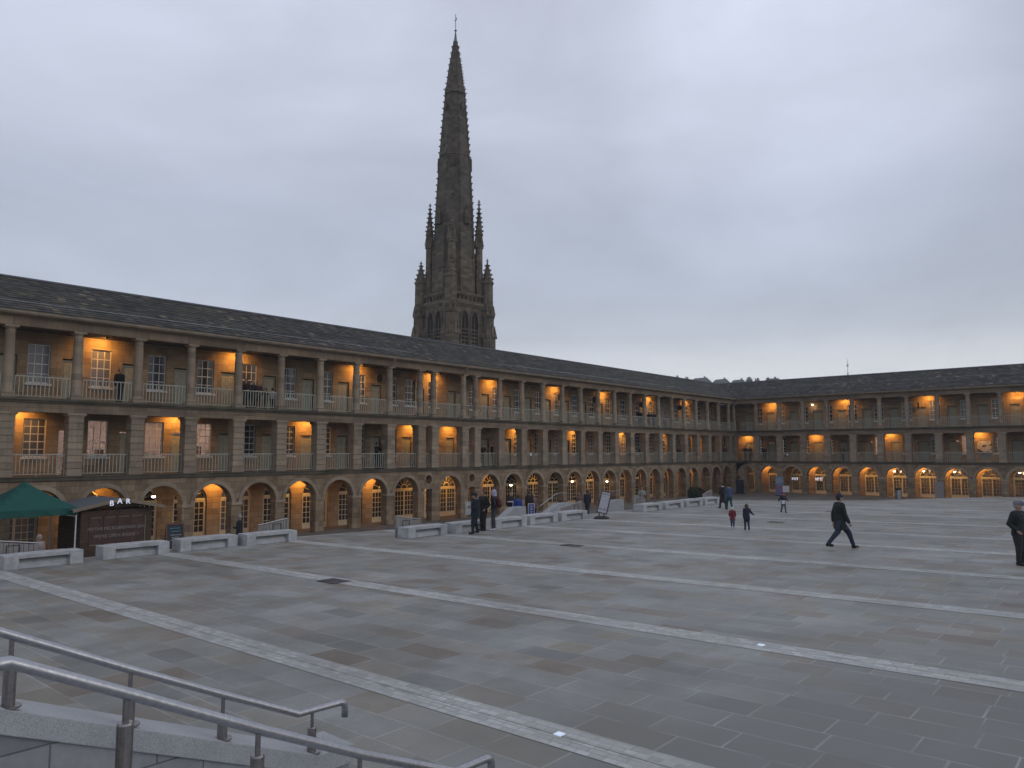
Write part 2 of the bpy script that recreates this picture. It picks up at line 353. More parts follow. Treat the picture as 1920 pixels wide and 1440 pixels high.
    def obj(s, name, mats, parent=None, smooth=False, bevel=0, fix=True, loc=None, rotz=0):
        return link(name, s.mesh(name, mats, smooth, bevel, fix), parent, loc, rotz)

def link(name, me, parent=None, loc=None, rotz=0):
    o = bpy.data.objects.new(name, me); COL.objects.link(o)
    if parent: o.parent = parent
    if loc is not None: o.location = loc
    o.rotation_euler = (0, 0, rotz)
    return o
def tag(o, label=None, cat=None, group=None, kind=None):
    if label: o['label'] = label
    if cat: o['category'] = cat
    if group: o['group'] = group
    if kind: o['kind'] = kind
    return o
def empty(name, loc, label, cat, group=None, rotz=0):
    o = bpy.data.objects.new(name, None); COL.objects.link(o); o.location = loc; o.rotation_euler = (0, 0, rotz); o.empty_display_size = .3
    return tag(o, label, cat, group)
def structure(o): o['kind'] = 'structure'; return o
def text_mesh(s, size, depth=.01):
    cu = bpy.data.curves.new('t', 'FONT'); cu.body = s; cu.size = size; cu.extrude = depth; cu.align_x = 'CENTER'; cu.align_y = 'CENTER'
    o = bpy.data.objects.new('t', cu); COL.objects.link(o); dg = bpy.context.evaluated_depsgraph_get(); dg.update()
    me = bpy.data.meshes.new_from_object(o.evaluated_get(dg)); bpy.data.objects.remove(o); return me

# ------------------------------------------------------------------ ground
LOW = -4.66; LY = 83.1255
def pz(x): return -3.9 + .02 * x
MB().quad((-3000, -3000, -4.9), (3000, -3000, -4.9), (3000, 3000, -4.9), (-3000, 3000, -4.9)).obj('ground', M['earth'])
structure(bpy.data.objects['ground'])
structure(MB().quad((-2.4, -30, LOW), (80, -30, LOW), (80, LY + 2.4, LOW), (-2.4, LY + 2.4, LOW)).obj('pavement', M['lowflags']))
edge = [(8.3, -25), (8.6, 18.6), (9.6, 23.5), (12.1, 24.4), (12.1, 51.2), (13.4, 53.2), (18.4, 54.9), (22.3, 56.6), (25.8, 62.0), (28.9, 64.6), (45, 66.0), (75, 66.5)]
mb = MB(); poly = [(x, y) for x, y in edge] + [(75, -25)]
mb.quad(*[(x, y, pz(x)) for x, y in reversed(poly)])
for a, b in zip(poly, poly[1:] + poly[:1]):
    mb.quad((a[0], a[1], -4.8), (b[0], b[1], -4.8), (b[0], b[1], pz(b[0])), (a[0], a[1], pz(a[0])))
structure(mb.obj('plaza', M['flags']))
# pale kerb along the plaza edge
mb = MB()
for a, b in zip(edge[:], edge[1:]):
    d = Vector((b[0] - a[0], b[1] - a[1])).normalized(); n = Vector((d.y, -d.x)) * .28
    mb.quad((a[0], a[1], pz(a[0]) + .005), (b[0], b[1], pz(b[0]) + .005), (b[0] + n.x, b[1] + n.y, pz(b[0] + n.x) + .005), (a[0] + n.x, a[1] + n.y, pz(a[0] + n.x) + .005))
structure(mb.obj('plaza_kerb', M['setts']))
def edge_x(y):
    for a, b in zip(edge, edge[1:]):
        if a[1] <= y <= b[1]: return a[0] + (b[0] - a[0]) * (y - a[1]) / (b[1] - a[1])
    return 12
for k, y in enumerate([7.0, 12.35, 17.6, 22.85, 28.1, 32.8, 38.45, 43.3, 48.5, 59.2]):
    x0 = edge_x(y) + .29; h = .29
    zz = lambda x: pz(x) + .0055
    mb = MB()
    for (ya, yb) in ((y - h, y - .006), (y + .006, y + h)):
        mb.quad((x0, ya, zz(x0)), (75, ya, zz(75)), (75, yb, zz(75)), (x0, yb, zz(x0)))
    structure(mb.obj('paving_band', M['setts']))
# step flights down behind the benches
mb = MB()
for i in range(6):
    mb.box(12.1 - .35 * (i + 1), 12.1 - .35 * i, 33.7, 39.2, -4.8, -3.66 - .165 * (i + 1))
    mb.box(8.95 - .35 * (i + 1), 8.95 - .35 * i + (.0), 18.7, 20.8, -4.8, -3.72 - .15 * (i + 1)) if i < 6 else None
structure(mb.obj('steps', M['granite']))
structure(MB().box(6.4, 9.99, 28.5, 44.5, -4.8, -4.2).obj('stair_landing', M['lowflags']))

# ------------------------------------------------------------------ the galleries
UL = [-3.7, -1.06, 1.6, 4.3, 6.98, 9.71, 12.46, 15.2, 17.86, 20.51, 23.13, 25.78, 28.44, 31.12, 33.78, 35.02, 37.98, 39.25, 41.88, 44.53, 47.18, 49.79, 52.44, 55.1, 57.78, 60.45, 63.1, 65.78, 68.45, 71.1, 73.8, 76.5, 79.2, 81.9]
UR = [2.49, 5.16, 7.83, 10.45, 13.08, 15.8, 18.38, 21.13, 23.79, 26.44, 29.1, 31.77, 34.4, 37.1, 39.8]
ZT, ZM, ZE, ZRD, ZB = 2.43, -1.06, 6.28, 8.48, 5.62       # upper floor, lower floor, eave, ridge, underside of top beam
WD = 2.1; RB = 3.75; EO = .36

def column_mesh():
    mb = MB(); mb.box(-.28, .28, -.28, .28, 0, .16); 
    mb.lathe(0, 0, [(.16, .255), (.20, .27), (.26, .265), (.29, .235), (.33, .222), (1.1, .222), (2.0, .208), (2.86, .188), (2.90, .205), (2.93, .205), (2.95, .19), (3.02, .19), (3.06, .235), (3.10, .25)], 20)
    mb.box(-.27, .27, -.27, .27, 3.10, 3.19); me = mb.mesh('column', M['pier'])
    for p in me.polygons: p.use_smooth = len(p.vertices) == 4 and abs(p.normal.z) < .9 and p.index >= 6 and p.index < len(me.polygons) - 6
    return me
def pier_mesh():
    mb = MB(); H = 1.81 - ZM; z = 0; mb.box(-.33, .33, -.33, .33, 0, .30)
    z = .30; n = 8; hh = (H - .30 - .17) / n
    for i in range(n):
        mb.box(-.28, .28, -.28, .28, z, z + .035); mb.box(-.312, .312, -.312, .312, z + .035, z + hh); z += hh
    mb.box(-.34, .34, -.34, .34, z, z + .07); mb.box(-.40, .40, -.38, .38, z + .07, H)
    return mb.mesh('pier', M['pier'], bevel=.008)
def window_meshes(w, h, nx, nz):
    fr = MB(); t = .035
    for x in (-w / 2, w / 2 - .05): fr.box(x, x + .05, 0, .07, 0, h)
    fr.box(-w / 2 + .05, w / 2 - .05, 0, .07, 0, .06); fr.box(-w / 2 + .05, w / 2 - .05, 0, .07, h - .05, h)
    for i in range(1, nx):
        x = -w / 2 + w * i / nx; fr.box(x - t / 2, x + t / 2, .01, .055, .06, h - .05)
    for j in range(1, nz):
        z = h * j / nz; tt = .05 if j == nz // 2 else t; fr.box(-w / 2 + .05, w / 2 - .05, .015, .052, z - tt / 2, z + tt / 2)
    pa = MB().box(-w / 2 + .04, w / 2 - .04, .028, .038, .05, h - .04)
    sl = MB().box(-w / 2 - .08, w / 2 + .08, -.16, .0, -.10, -.004)
    return fr.mesh('window_frame', M['whitef']), pa, sl.mesh('sill', M['whitef'])
def door_mesh(w=.86, h=1.98):
    mb = MB(); mb.box(-w / 2, w / 2, .05, .09, 0, h)
    for i in range(2):
        for j, (a, b) in enumerate(((.18, .75), (.88, 1.42), (1.52, 1.84))):
            x0 = -w / 2 + .1 + i * (w / 2 - .05); x1 = x0 + w / 2 - .15; fr = .025
            mb.box(x0, x0 + fr, .03, .055, a, b); mb.box(x1 - fr, x1, .03, .055, a, b); mb.box(x0 + fr, x1 - fr, .03, .055, a, a + fr); mb.box(x0 + fr, x1 - fr, .03, .055, b - fr, b)
    for x in (-w / 2 - .07, w / 2): mb.box(x, x + .07, 0, .1, 0, h + .07)
    mb.box(-w / 2, w / 2, 0, .1, h, h + .07)
    return mb.mesh('door', M['door'])
def arch_pts(c, r, zc, n=14): return [(c + r * math.cos(PI - PI * k / n), zc + r * math.sin(PI - PI * k / n)) for k in range(n + 1)]
def arch_wall(mb, a, b, c, r, zs, z0, z1, y0, y1):
    """wall bay a..b with a round-headed opening"""
    mb.box(a, c - r, y0, y1, z0, zs); mb.box(c + r, b, y0, y1, z0, zs)
    P = arch_pts(c, r, zs)
    P2 = [(a, zs)] + P + [(b, zs)]
    for (x0, q0), (x1, q1) in zip(P2, P2[1:]):
        mb.quad((x0, y0, q0), (x1, y0, q1), (x1, y0, z1), (x0, y0, z1)); mb.quad((x0, y1, q0), (x1, y1, q1), (x1, y1, z1), (x0, y1, z1))
    for (x0, q0), (x1, q1) in zip(P, P[1:]): mb.quad((x0, y0, q0), (x1, y0, q1), (x1, y1, q1), (x0, y1, q0))
    mb.quad((a, y0, z1), (b, y0, z1), (b, y1, z1), (a, y1, z1))
def moulding_mesh(r, dr, y0, y1, zs, n=18):
    mb = MB(); i0 = arch_pts(0, r, zs, n); i1 = arch_pts(0, r + dr, zs, n)
    for k in range(n):
        a, b, c, d = i0[k], i0[k + 1], i1[k + 1], i1[k]
        mb.quad((a[0], y0, a[1]), (b[0], y0, b[1]), (c[0], y0, c[1]), (d[0], y0, d[1]))
        mb.quad((d[0], y0, d[1]), (c[0], y0, c[1]), (c[0], y1, c[1]), (d[0], y1, d[1]))
        mb.quad((a[0], y0, a[1]), (b[0], y0, b[1]), (b[0], y1, b[1]), (a[0], y1, a[1]))
    return mb
ARCH_R = 1.03; ZS = -2.68
COLM = column_mesh(); PIERM = pier_mesh(); DOORM = door_mesh()
WT_F, WT_P, WT_S = window_meshes(.95, 1.86, 3, 4)
WM_F, WM_P, WM_S = window_meshes(.95, 1.80, 3, 5)
PANE_D = WT_P.mesh('pane', M['glass']); PANE_DM = WM_P.mesh('pane', M['glass']); PANE_CM = WM_P.mesh('pane', M['clear'])
MOULD = moulding_mesh(ARCH_R - .001, .20, -.045, .06, ZS); MOULD.box(-.0001, .0001, -.0001, .0001, ZS + ARCH_R + .3, ZS + ARCH_R + .3001) if False else None
MOULDM = MOULD.mesh('arch_moulding', M['pier'])
def shopfront_meshes(r, zs, z0):
    """cream glazed doors with a fanlight above, filling a round-headed opening"""
    fr = MB(); H = zs
    for x in (-r, -.06, r - .12): fr.box(x, x + .12, 0, .09, z0, H)
    fr.box(-r, r, -.02, .10, H, H + .12)
    fr.box(-r + .12, -.06, .01, .08, z0, z0 + .34); fr.box(.06, r - .12, .01, .08, z0, z0 + .34)
    for s in (-1, 1):
        xa = s * .06 if s > 0 else -r + .12; xb = r - .12 if s > 0 else -.06
        fr.box(xa, xb, .01, .07, H - .09, H)
        for k in (1, 2): x = xa + (xb - xa) * k / 3; fr.box(x - .016, x + .016, .02, .06, z0 + .34, H - .09)
        for k in range(1, 5): z = z0 + .34 + (H - .09 - z0 - .34) * k / 5; fr.box(xa, xb, .022, .058, z - .016, z + .016)
    ap = moulding_mesh(r - .09, .09, 0, .09, zs + .12 - .12)
    fr.v += ap.v and [] or []
    base = len(fr.v); fr.v += ap.v; fr.f += [tuple(base + k for k in q) for q in ap.f]; fr.mi += ap.mi
    for a in (30, 60, 90, 120, 150):
        fr.tube([(.28 * math.cos(R(a)), .045, zs + .12 + .28 * math.sin(R(a))), ((r - .08) * math.cos(R(a)), .045, zs + (r - .05) * math.sin(R(a)) + .02)], .018, 5)
    ap = moulding_mesh(.25, .04, .02, .07, zs + .12, 10); base = len(fr.v); fr.v += ap.v; fr.f += [tuple(base + k for k in q) for q in ap.f]; fr.mi += ap.mi
    pa = MB(); P = arch_pts(0, r - .05, zs); pa.poly_extrude([(-r + .05, z0 + .05)] + P + [(r - .05, z0 + .05)], 'y', .036, .042)
    return fr, pa
SF, SP = shopfront_meshes(.93, -2.62, LOW)
SFM = SF.mesh('glazed_door', M['cream']); SPD = SP.mesh('pane', M['glass']); SPC = SP.mesh('pane', M['clear'])

LAMPS = []
def wing(label, U, u0, u1, uc0, uc1, origin, rotz, doff, woff, aoff, narrow, lit_mid, lit_low, cat='building', slope_sign=1, corner='end'):
    W = empty('gallery_building', origin, label, cat, None, rotz)
    # spine walls, per storey
    def solid(name, segs, mat): 
        mb = MB()
        for q in segs: mb.box(*q)
        return mb.obj(name, mat, W)
    bays = list(zip(U, U[1:]))
    # arcade wall
    mb = MB(); ztop = ZM - .24; mo = []
    mb.cur = 0
    if corner == 'end': mb.box(U[-1], LY + .55, 0, .55, LOW - .1, ztop)
    else: mb.box(.0005, U[0] - 2.66 + 1.4, 0, .55, LOW - .1, ztop) if U[0] - 2.66 + 1.4 > 0 else None
    B2 = list(bays)
    if corner != 'end': B2 = [(.0, U[0])] + B2
    for a, b in B2:
        if b - a < 1.6:
            c = (a + b) / 2
            mb.box(a, c - .34, 0, .55, LOW - .1, -2.45); mb.box(c + .34, b, 0, .55, LOW - .1, -2.45)
            # panel with an oculus
            n = 20; r = .30; zc = -1.86
            circ = [(c + r * math.cos(2 * PI * k / n), zc + r * math.sin(2 * PI * k / n)) for k in range(n)]
            def outer(k):
                t = 2 * PI * k / n; dx, dz = math.cos(t), math.sin(t); sx = (b - a) / 2 / abs(dx) if abs(dx) > 1e-6 else 99
                sz = ((ztop - zc) if dz > 0 else (zc + 2.45)) / abs(dz) if abs(dz) > 1e-6 else 99
                q = min(sx, sz); return (c + dx * q, zc + dz * q)
            for k in range(n):
                k2 = (k + 1) % n; o1, o2 = outer(k), outer(k2)
                for y in (0, .55): mb.quad((circ[k][0], y, circ[k][1]), (circ[k2][0], y, circ[k2][1]), (o2[0], y, o2[1]), (o1[0], y, o1[1]))
                mb.quad((circ[k][0], 0, circ[k][1]), (circ[k2][0], 0, circ[k2][1]), (circ[k2][0], .55, circ[k2][1]), (circ[k][0], .55, circ[k][1]))
            for (sx, x) in ((1, b), (-1, a)):
                for sz, z in ((1, ztop), (-1, -2.45)):
                    # fill corners
                    cand = [outer(k) for k in range(n)]
                    e1 = [p for p in cand if abs(p[0] - x) < 1e-4 and (p[1] - zc) * sz > 0]; e2 = [p for p in cand if abs(p[1] - z) < 1e-4 and (p[0] - c) * sx > 0]
                    if e1 and e2:
                        p1 = max(e1, key=lambda p: (p[1] - zc) * sz); p2 = max(e2, key=lambda p: (p[0] - c) * sx)
                        for y in (0, .55): mb.quad((p1[0], y, p1[1]), (x, y, z), (p2[0], y, p2[1]))
            mb.quad((a, 0, -2.45), (b, 0, -2.45), (b, .55, -2.45), (a, .55, -2.45))
            mo.append(('n', c))
        else:
            c = (a + b) / 2; r = min(ARCH_R, (b - a) / 2 - .28)
            arch_wall(mb, a, b, c, r, ZS, LOW - .1, ztop, 0, .55); mo.append(('a', c, r, a, b))
    mb.obj('arcade_wall', M['wall'], W)
    for q in mo:
        if q[0] == 'a':
            o = link('arch_moulding', MOULDM, W, (q[1], 0, 0)); o.scale = (q[2] / ARCH_R, 1, 1)
        else:
            mbn = moulding_mesh(.30, .11, -.04, .05, -1.86)
            for (x, y, z) in list(mbn.v): pass
            base = MB(); base.v = mbn.v + [(x, y, -3.72 - z) for x, y, z in mbn.v]; n = len(mbn.v)
            base.f = mbn.f + [tuple(n + k for k in f_) for f_ in mbn.f]; base.mi = [0] * len(base.f)
            base.obj('oculus_surround', M['pier'], W, loc=(q[1], 0, 0))
            MB().box(-.55, .55, -.07, .0, -2.50, -2.40).obj('lintel', M['trim'], W, loc=(q[1], 0, 0))
    # impost bands
    mb = MB()
    for i, (a, b) in enumerate(B2):
        pass
    edges = []
    for q in mo:
        if q[0] == 'a': edges.append((q[1] - q[2], q[1] + q[2]))
        else: edges.append((q[1] - .34, q[1] + .34))
    last = u0
    for e0, e1 in edges + [(u1, u1)]:
        if e0 - last > .1: MB().box(last - .03, e0 + .03, -.05, .58, ZS - .13, ZS + .02).obj('impost', M['pier'], W)
        last = e1
    # floors, cornices, beams
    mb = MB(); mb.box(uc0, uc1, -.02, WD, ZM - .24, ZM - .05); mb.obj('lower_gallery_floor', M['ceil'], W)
    mb = MB(); mb.box(uc0 + (.12 if corner != 'end' else 0), uc1 - (.12 if corner == 'end' else 0), -.12, .62, ZM - .045, ZM); mb.box(uc0 + (.06 if corner != 'end' else 0), uc1 - (.06 if corner == 'end' else 0), -.07, -.024, ZM - .2, ZM - .049); mb.obj('lower_cornice', M['ledge'], W)
    mb = MB(); mb.box(u0 if corner == 'end' else 0, u1 if corner == 'end' else u1, .62, WD, ZM - .045, ZM - .004); mb.obj('lower_walkway', M['floorstone'], W)
    mb = MB(); mb.box(uc0, uc1, .0, .56, 1.81, 2.24); mb.box(uc0, uc1, .56, WD, 2.10, 2.24); mb.obj('frieze', M['trim'], W)
    mb = MB(); e = .16; mb.box(uc0 + (e if corner != 'end' else 0), uc1 - (e if corner == 'end' else 0), -e, .6, ZT - .10, ZT); e = .09; mb.box(uc0 + (e if corner != 'end' else 0), uc1 - (e if corner == 'end' else 0), -e, .6, ZT - .19, ZT - .10); mb.obj('upper_cornice', M['ledge'], W)
    mb = MB(); mb.box(uc0, uc1, .6, WD, ZT - .19, ZT - .004); mb.obj('upper_walkway', M['floorstone'], W)
    mb = MB(); mb.box(uc0, uc1, .02, .50, ZB, 6.04); mb.obj('eaves_beam', M['trim'], W)
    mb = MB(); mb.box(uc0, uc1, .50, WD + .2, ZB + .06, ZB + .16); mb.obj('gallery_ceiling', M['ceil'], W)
    e = EO
    mb = MB(); mb.poly_extrude([(-.0, 6.04), (-.10, 6.07), (-e + .06, 6.09), (-e, 6.16), (-e, 6.275), (-e + .14, 6.275), (.5, 6.2), (.5, 6.04)], 'x', uc0 + (e if corner != 'end' else 0), uc1 - (e if corner == 'end' else 0)); mb.obj('gutter', M['gutter'], W)
    # columns, piers
    allc = list(U) + ([LY + .27] if corner == 'end' else [])
    for u in allc:
        link('column', COLM, W, (u, .27, ZT)); link('pier', PIERM, W, (u, .30, ZM))
    # balustrades
    rb = [(a, b) for a, b in zip(allc, allc[1:])]
    if corner != 'end': rb = [(.27, U[0])] + rb
    for zf, gap in ((ZT, .27), (ZM, .33)):
        for a, b in rb:
            if b - a < .7: continue
            mb = MB(); p, q = a + gap, b - gap
            mb.box(p, q, .23, .29, .955, 1.0); mb.box(p, q, .245, .275, .09, .115)
            n = max(3, int(round((q - p) / .165)))
            for k in range(n + 1):
                x = p + (q - p) * k / n; x = min(max(x, p + .012), q - .012); mb.box(x - .015, x + .015, .246, .274, 0 if k in (0, n // 2, n) else .115, .955)
            mb.obj('balustrade', M['paint'], W, loc=(0, 0, zf))
    # back walls with doors and windows
    wb0 = u0; wb1 = u1
    if corner == 'end': wb1 = LY + WD
    else: wb0 = -WD
    starts = list(U) if corner == 'end' else [U[0] - 2.66] + list(U)
    wins = []
    for zf, name in ((ZT, 'upper_back_wall'), (ZM, 'lower_back_wall')):
        ops = []; ztop_ = ZB + .06 if zf == ZT else 2.10
        for i, u in enumerate(starts):
            nx = starts[i + 1] if i + 1 < len(starts) else u + 2.66
            if nx - u < 1.6: continue
            d0 = u + doff; w0 = u + woff
            if d0 + .6 < wb1 - .3 and d0 - .6 > wb0: ops.append((d0 - .43, d0 + .43, zf, zf + 2.12, 'd', u))
            if w0 + .6 < wb1 - .3 and w0 - .6 > wb0: ops.append((w0 - .475, w0 + .475, zf + (.84 if zf == ZT else .86), zf + (2.70 if zf == ZT else 2.66), 'w', u))
        if corner == 'end':
            for c in ((34.25, 38.45) if zf == ZM else (38.6,)): ops.append((c - .43, c + .43, zf, zf + 2.12, 'd', c))
            if zf == ZT: ops.append((34.05, 35.0, zf + .84, zf + 2.70, 'w', 34))
        ops.sort(); mb = MB(); x = wb0
        for a, b, za, zb, k, u in ops:
            mb.box(x, a, WD, WD + .32, zf - .004, ztop_)
            if za > zf + .01: mb.box(a, b, WD, WD + .32, zf - .004, za)
            mb.box(a, b, WD, WD + .32, zb, ztop_); x = b
        mb.box(x, wb1, WD, WD + .32, zf - .004, ztop_)
        mb.obj(name, M['inner'], W)
        for a, b, za, zb, k, u in ops:
            c = (a + b) / 2
            if k == 'd':
                if zf == ZM and u in lit_mid.get('glazed', ()):
                    f_ = link('window_frame', WM_F, W, (c, WD + .12, ZM + .2)); f_.name = 'glazed_door_frame'; f_.scale = (.9, 1, 1); link('pane', PANE_CM, f_)
                else:
                    link('door', DOORM, W, (c, WD + .10, zf)); 
            else:
                F, P, SL = (WT_F, PANE_D, WT_S) if zf == ZT else (WM_F, PANE_CM if u in lit_mid['rooms'] else PANE_DM, WM_S)
                f_ = link('window', F, W, (c, WD + .10, za)); link('pane', P, f_); link('sill', SL, f_)
    # arcade back wall
    mb = MB(); x = wb0; ops = []
    for i, u in enumerate(starts):
        nx = starts[i + 1] if i + 1 < len(starts) else u + 2.66
        if nx - u < 1.6: continue
        c = u + aoff
        if c + 1.1 < wb1 and c - 1.1 > wb0: ops.append(c)
    if corner == 'end': ops = sorted(ops + [34.17, 38.24])
    for k, c in enumerate(ops):
        b = (c + ops[k + 1]) / 2 if k + 1 < len(ops) else wb1
        arch_wall(mb, x, b, c, .93, -2.62, LOW - .1, ZM - .24, WD, WD + .32); x = b
    mb.obj('arcade_back_wall', M['inner'], W)
    for c in ops:
        lit = any(a <= c <= b for a, b in lit_low)
        f_ = link('glazed_door', SFM, W, (c, WD + .12, 0)); link('pane', SPC if lit else SPD, f_)
    # rooms behind the lit windows
    def room(a, b, z0, z1, d, mat, kind):
        mb = MB(); y0 = WD + .34; y1 = WD + d
        mb.quad((a, y1, z0), (b, y1, z0), (b, y1, z1), (a, y1, z1)); mb.quad((a, y0, z0), (b, y0, z0), (b, y1, z0), (a, y1, z0)); mb.quad((a, y0, z1), (b, y0, z1), (b, y1, z1), (a, y1, z1))
        mb.quad((a, y0, z0), (a, y1, z0), (a, y1, z1), (a, y0, z1)); mb.quad((b, y0, z0), (b, y1, z0), (b, y1, z1), (b, y0, z1))
        mb.obj('room', mat, W, fix=False)
        if kind == 'office':
            k = a + 1.2
            while k < b:
                MB().box(k - .06, k + .06, WD + 1.0, WD + 2.2, z1 - .12, z1 - .06).obj('strip_light', M['strip'], W); k += 1.9
            mb = MB()
            for k in range(int((b - a) * 1.2)):
                x = random.uniform(a + .2, b - .6); y = random.uniform(WD + 1.2, y1 - .5); h = random.uniform(.7, 1.5); mb.box(x, x + random.uniform(.3, .7), y, y + .3, z0, z0 + h)
            mb.obj('furniture', M['stock'], W)
        else:
            k = a + 1.1
            while k < b:
                mbl = MB(); mbl.ball((k, WD + 1.3, z1 - .35), .075); mbl.obj('pendant_lamp', M['bulbw'], W)
                k += random.uniform(2.2, 3.2)
            mb = MB(); rr = random.Random(int(a * 10))
            for k in range(int((b - a) * 3.2)):
                x = rr.uniform(a + .1, b - .5); y = rr.uniform(WD + .7, y1 - .2); h = rr.uniform(.4, 1.9); mb.box(x, x + rr.uniform(.15, .5), y, y + .18, z0, z0 + h)
            mb.obj('shop_fittings', M['stock'], W)
    for a, b in lit_mid.get('spans', ()): room(a, b, ZM, 1.95, 3.6, M['room'], 'office')
    for a, b in lit_low: room(a, b, LOW, -1.4, 3.4, M['shop'], 'shop')
    # end and rear walls
    mb = MB(); bk = 7.5
    ue0 = u0 if corner == 'end' else -7.2; ue1 = u1 if corner != 'end' else LY + 7.2
    mb.box(ue0, ue1, bk - .4, bk, LOW - .2, 6.1); mb.obj('rear_wall', M['wall'], W)
    mb = MB()
    (mb.poly_extrude([(WD + .33, LOW - .2), (bk - .41, LOW - .2), (bk - .41, 6.0), (RB, 8.2), (.5, 6.3), (WD + .33, 6.0)], 'x', u0, u0 + .3) if corner == 'end' else mb.poly_extrude([(WD + .33, LOW - .2), (bk - .41, LOW - .2), (bk - .41, 6.0), (RB, 8.2), (.5, 6.3), (WD + .33, 6.0)], 'x', u1 - .3, u1))
    mb.obj('gable_wall', M['wall'], W)
    # roof in overlapping courses, mitred at the inner corner
    n = 16; mb = MB(); rr = random.Random(3)
    def uend(v): return (u0, LY + v) if corner == 'end' else (-v, u1)
    sl = (ZRD - ZE) / (RB + EO)
    for side in (0, 1):
        for k in range(n):
            va = -EO - .05 + (RB + EO + .05) * k / n; vb = -EO - .05 + (RB + EO + .05) * (k + 1) / n
            za = ZE + sl * (va + EO) + .07; zb = ZE + sl * (vb + EO) + .015
            if side: va, vb = 2 * RB - va, 2 * RB - vb
            seg = 1 if side else 48
            a0, a1 = uend(va); b0, b1 = uend(vb)
            for s_ in range(seg):
                f0, f1 = s_ / seg, (s_ + 1) / seg; j = rr.uniform(-.012, .014) if not side else 0
                xa0, xa1, xb0, xb1 = a0 + (a1 - a0) * f0, a0 + (a1 - a0) * f1, b0 + (b1 - b0) * f0, b0 + (b1 - b0) * f1
                mb.quad((xa0, va, za + j), (xa1, va, za + j), (xb1, vb, zb), (xb0, vb, zb))
                mb.quad((xa0, va, za - .05), (xa1, va, za - .05), (xa1, va, za + j), (xa0, va, za + j))
    rf = mb.obj('roof', M['slate'], W, fix=False)
    r0, r1 = uend(RB); mb = MB()
    mb.poly_extrude([(RB - .2, ZRD - .03), (RB, ZRD + .09), (RB + .2, ZRD - .03)], 'x', r0, r1); mb.obj('ridge_tiles', M['farroof'], rf)
    return W

LBL_L = 'long three storey sandstone gallery on the left with round arches'
LBL_R = 'three storey sandstone gallery closing the far side of the square on the right'
litL = {'rooms': (12.46, 15.2, 17.86), 'glazed': (12.46,), 'spans': ((12.0, 20.45),)}
WL = wing(LBL_L, UL, -6.4, LY, -6.4, LY, (0, 0, 0), PI / 2, .38, 1.70, 1.10, None, litL, [(39.4, 66)], corner='end')
litR = {'rooms': (-.17, 13.08, 21.13), 'spans': ((1.0, 4.6), (14.2, 18.2), (22.2, 26.2))}
WR = wing(LBL_R, UR, 0, 42.6, 0, 42.6, (0, LY, 0), 0, .95, 2.13, 1.35, None, litR, [(.5, 36)], corner='start')
# the outer hip corner at the joint of the roofs is covered by both mitred slopes
# downpipes
def downpipe(W, u):
    MB().tube([(u, -EO - .02, 6.12), (u, -EO - .02, 5.95), (u, -.04, 5.62), (u, -.04, 5.45)], .04, 8).obj('downpipe', M['gutter'], W)
for x in (740, 876): downpipe(WL, at(x, 680, X=.36).y)
downpipe(WR, at(1595, 740, Y=LY - .36).x)

# ------------------------------------------------------------------ gallery lamps: bulkhead lamps that light the walls
WARM = (1.0, .45, .085)
lampm = {}
lm_ = MB(); lm_.box(-.05, .05, -.05, .05, -.02, 0); lm_.tube([(0, 0, -.02), (0, 0, -.06)], .015, 6)
lm_.tube([(0, -.06, -.03), (0, .05, -.09)], .045, 12); lm_.cur = 1; lm_.tube([(0, .052, -.091), (0, .056, -.093)], .036, 12)
LAMP_ME = lm_.mesh('spotlight', [M['metal'], M['bulb']])
def light(loc, p, col=WARM, r=.05):
    l = bpy.data.lights.new('lamp_light', 'POINT'); l.energy = p; l.color = col; l.shadow_soft_size = r
    o = bpy.data.objects.new('lamp_light', l); COL.objects.link(o); o.location = loc; return o
GN = {'Lt': 'upper gallery of the left wing', 'Lm': 'lower gallery of the left wing', 'La': 'ground arcade of the left wing', 'Rt': 'upper gallery of the far wing', 'Rm': 'lower gallery of the far wing', 'Ra': 'ground arcade of the far wing'}
def spot(p, col, cone, blend=.9, r=.04):
    l = bpy.data.lights.new('lamp_light', 'SPOT'); l.energy = p; l.color = col; l.shadow_soft_size = r; l.spot_size = R(cone); l.spot_blend = blend
    o = bpy.data.objects.new('lamp_light', l); COL.objects.link(o); return o
def wall_lamp(key, u, z, p, d=.9, col=WARM, cone=120, tilt=38):
    """small spotlight under the ceiling, thrown at the back wall"""
    if key[0] == 'L': base = Vector((-WD + d, u, z)); rz = PI / 2
    else: base = Vector((u, LY + WD - d, z)); rz = 0
    o = link('spotlight', LAMP_ME, None, base, rz)
    tag(o, 'small warm spotlight under the ceiling of the ' + GN[key], 'lamp', 'spotlights in the ' + GN[key])
    l = spot(p, col, cone); l.parent = o; l.location = (0, .075, -.07); l.rotation_euler = (R(90 - tilt), 0, 0)
for u in (6.2, 14.0, 21.25, 29.7, 36.5, 42.8, 51.0, 58.5, 66.8, 74.8): wall_lamp('Lt', u, ZB + .06, 175, .95, cone=150, tilt=40)
for u in (2.5, 10.55, 17.95, 25.95, 34.5, 38.2, 45.9, 53.8, 61.6, 69.5, 77.2): wall_lamp('Lm', u, 2.10, 200, .9, cone=145, tilt=52)
for u in (3.7, 11.85, 20.0, 27.6, 35.5): wall_lamp('Rt', u, ZB + .06, 165, .95, cone=150, tilt=40)
for u in (.6, 8.6, 16.2, 24.3, 32.3): wall_lamp('Rm', u, 2.10, 200, .9, cone=145, tilt=52)
for u in (13.6, 20.1, 25.6, 30.9, 35.4, 37.9, 42.3, 48.4, 54.5, 57.0, 60.6, 65.8, 71.2, 76.6): wall_lamp('La', u + .1, -1.30, 230 if u < 40 else 150, .95, tilt=42, cone=160)
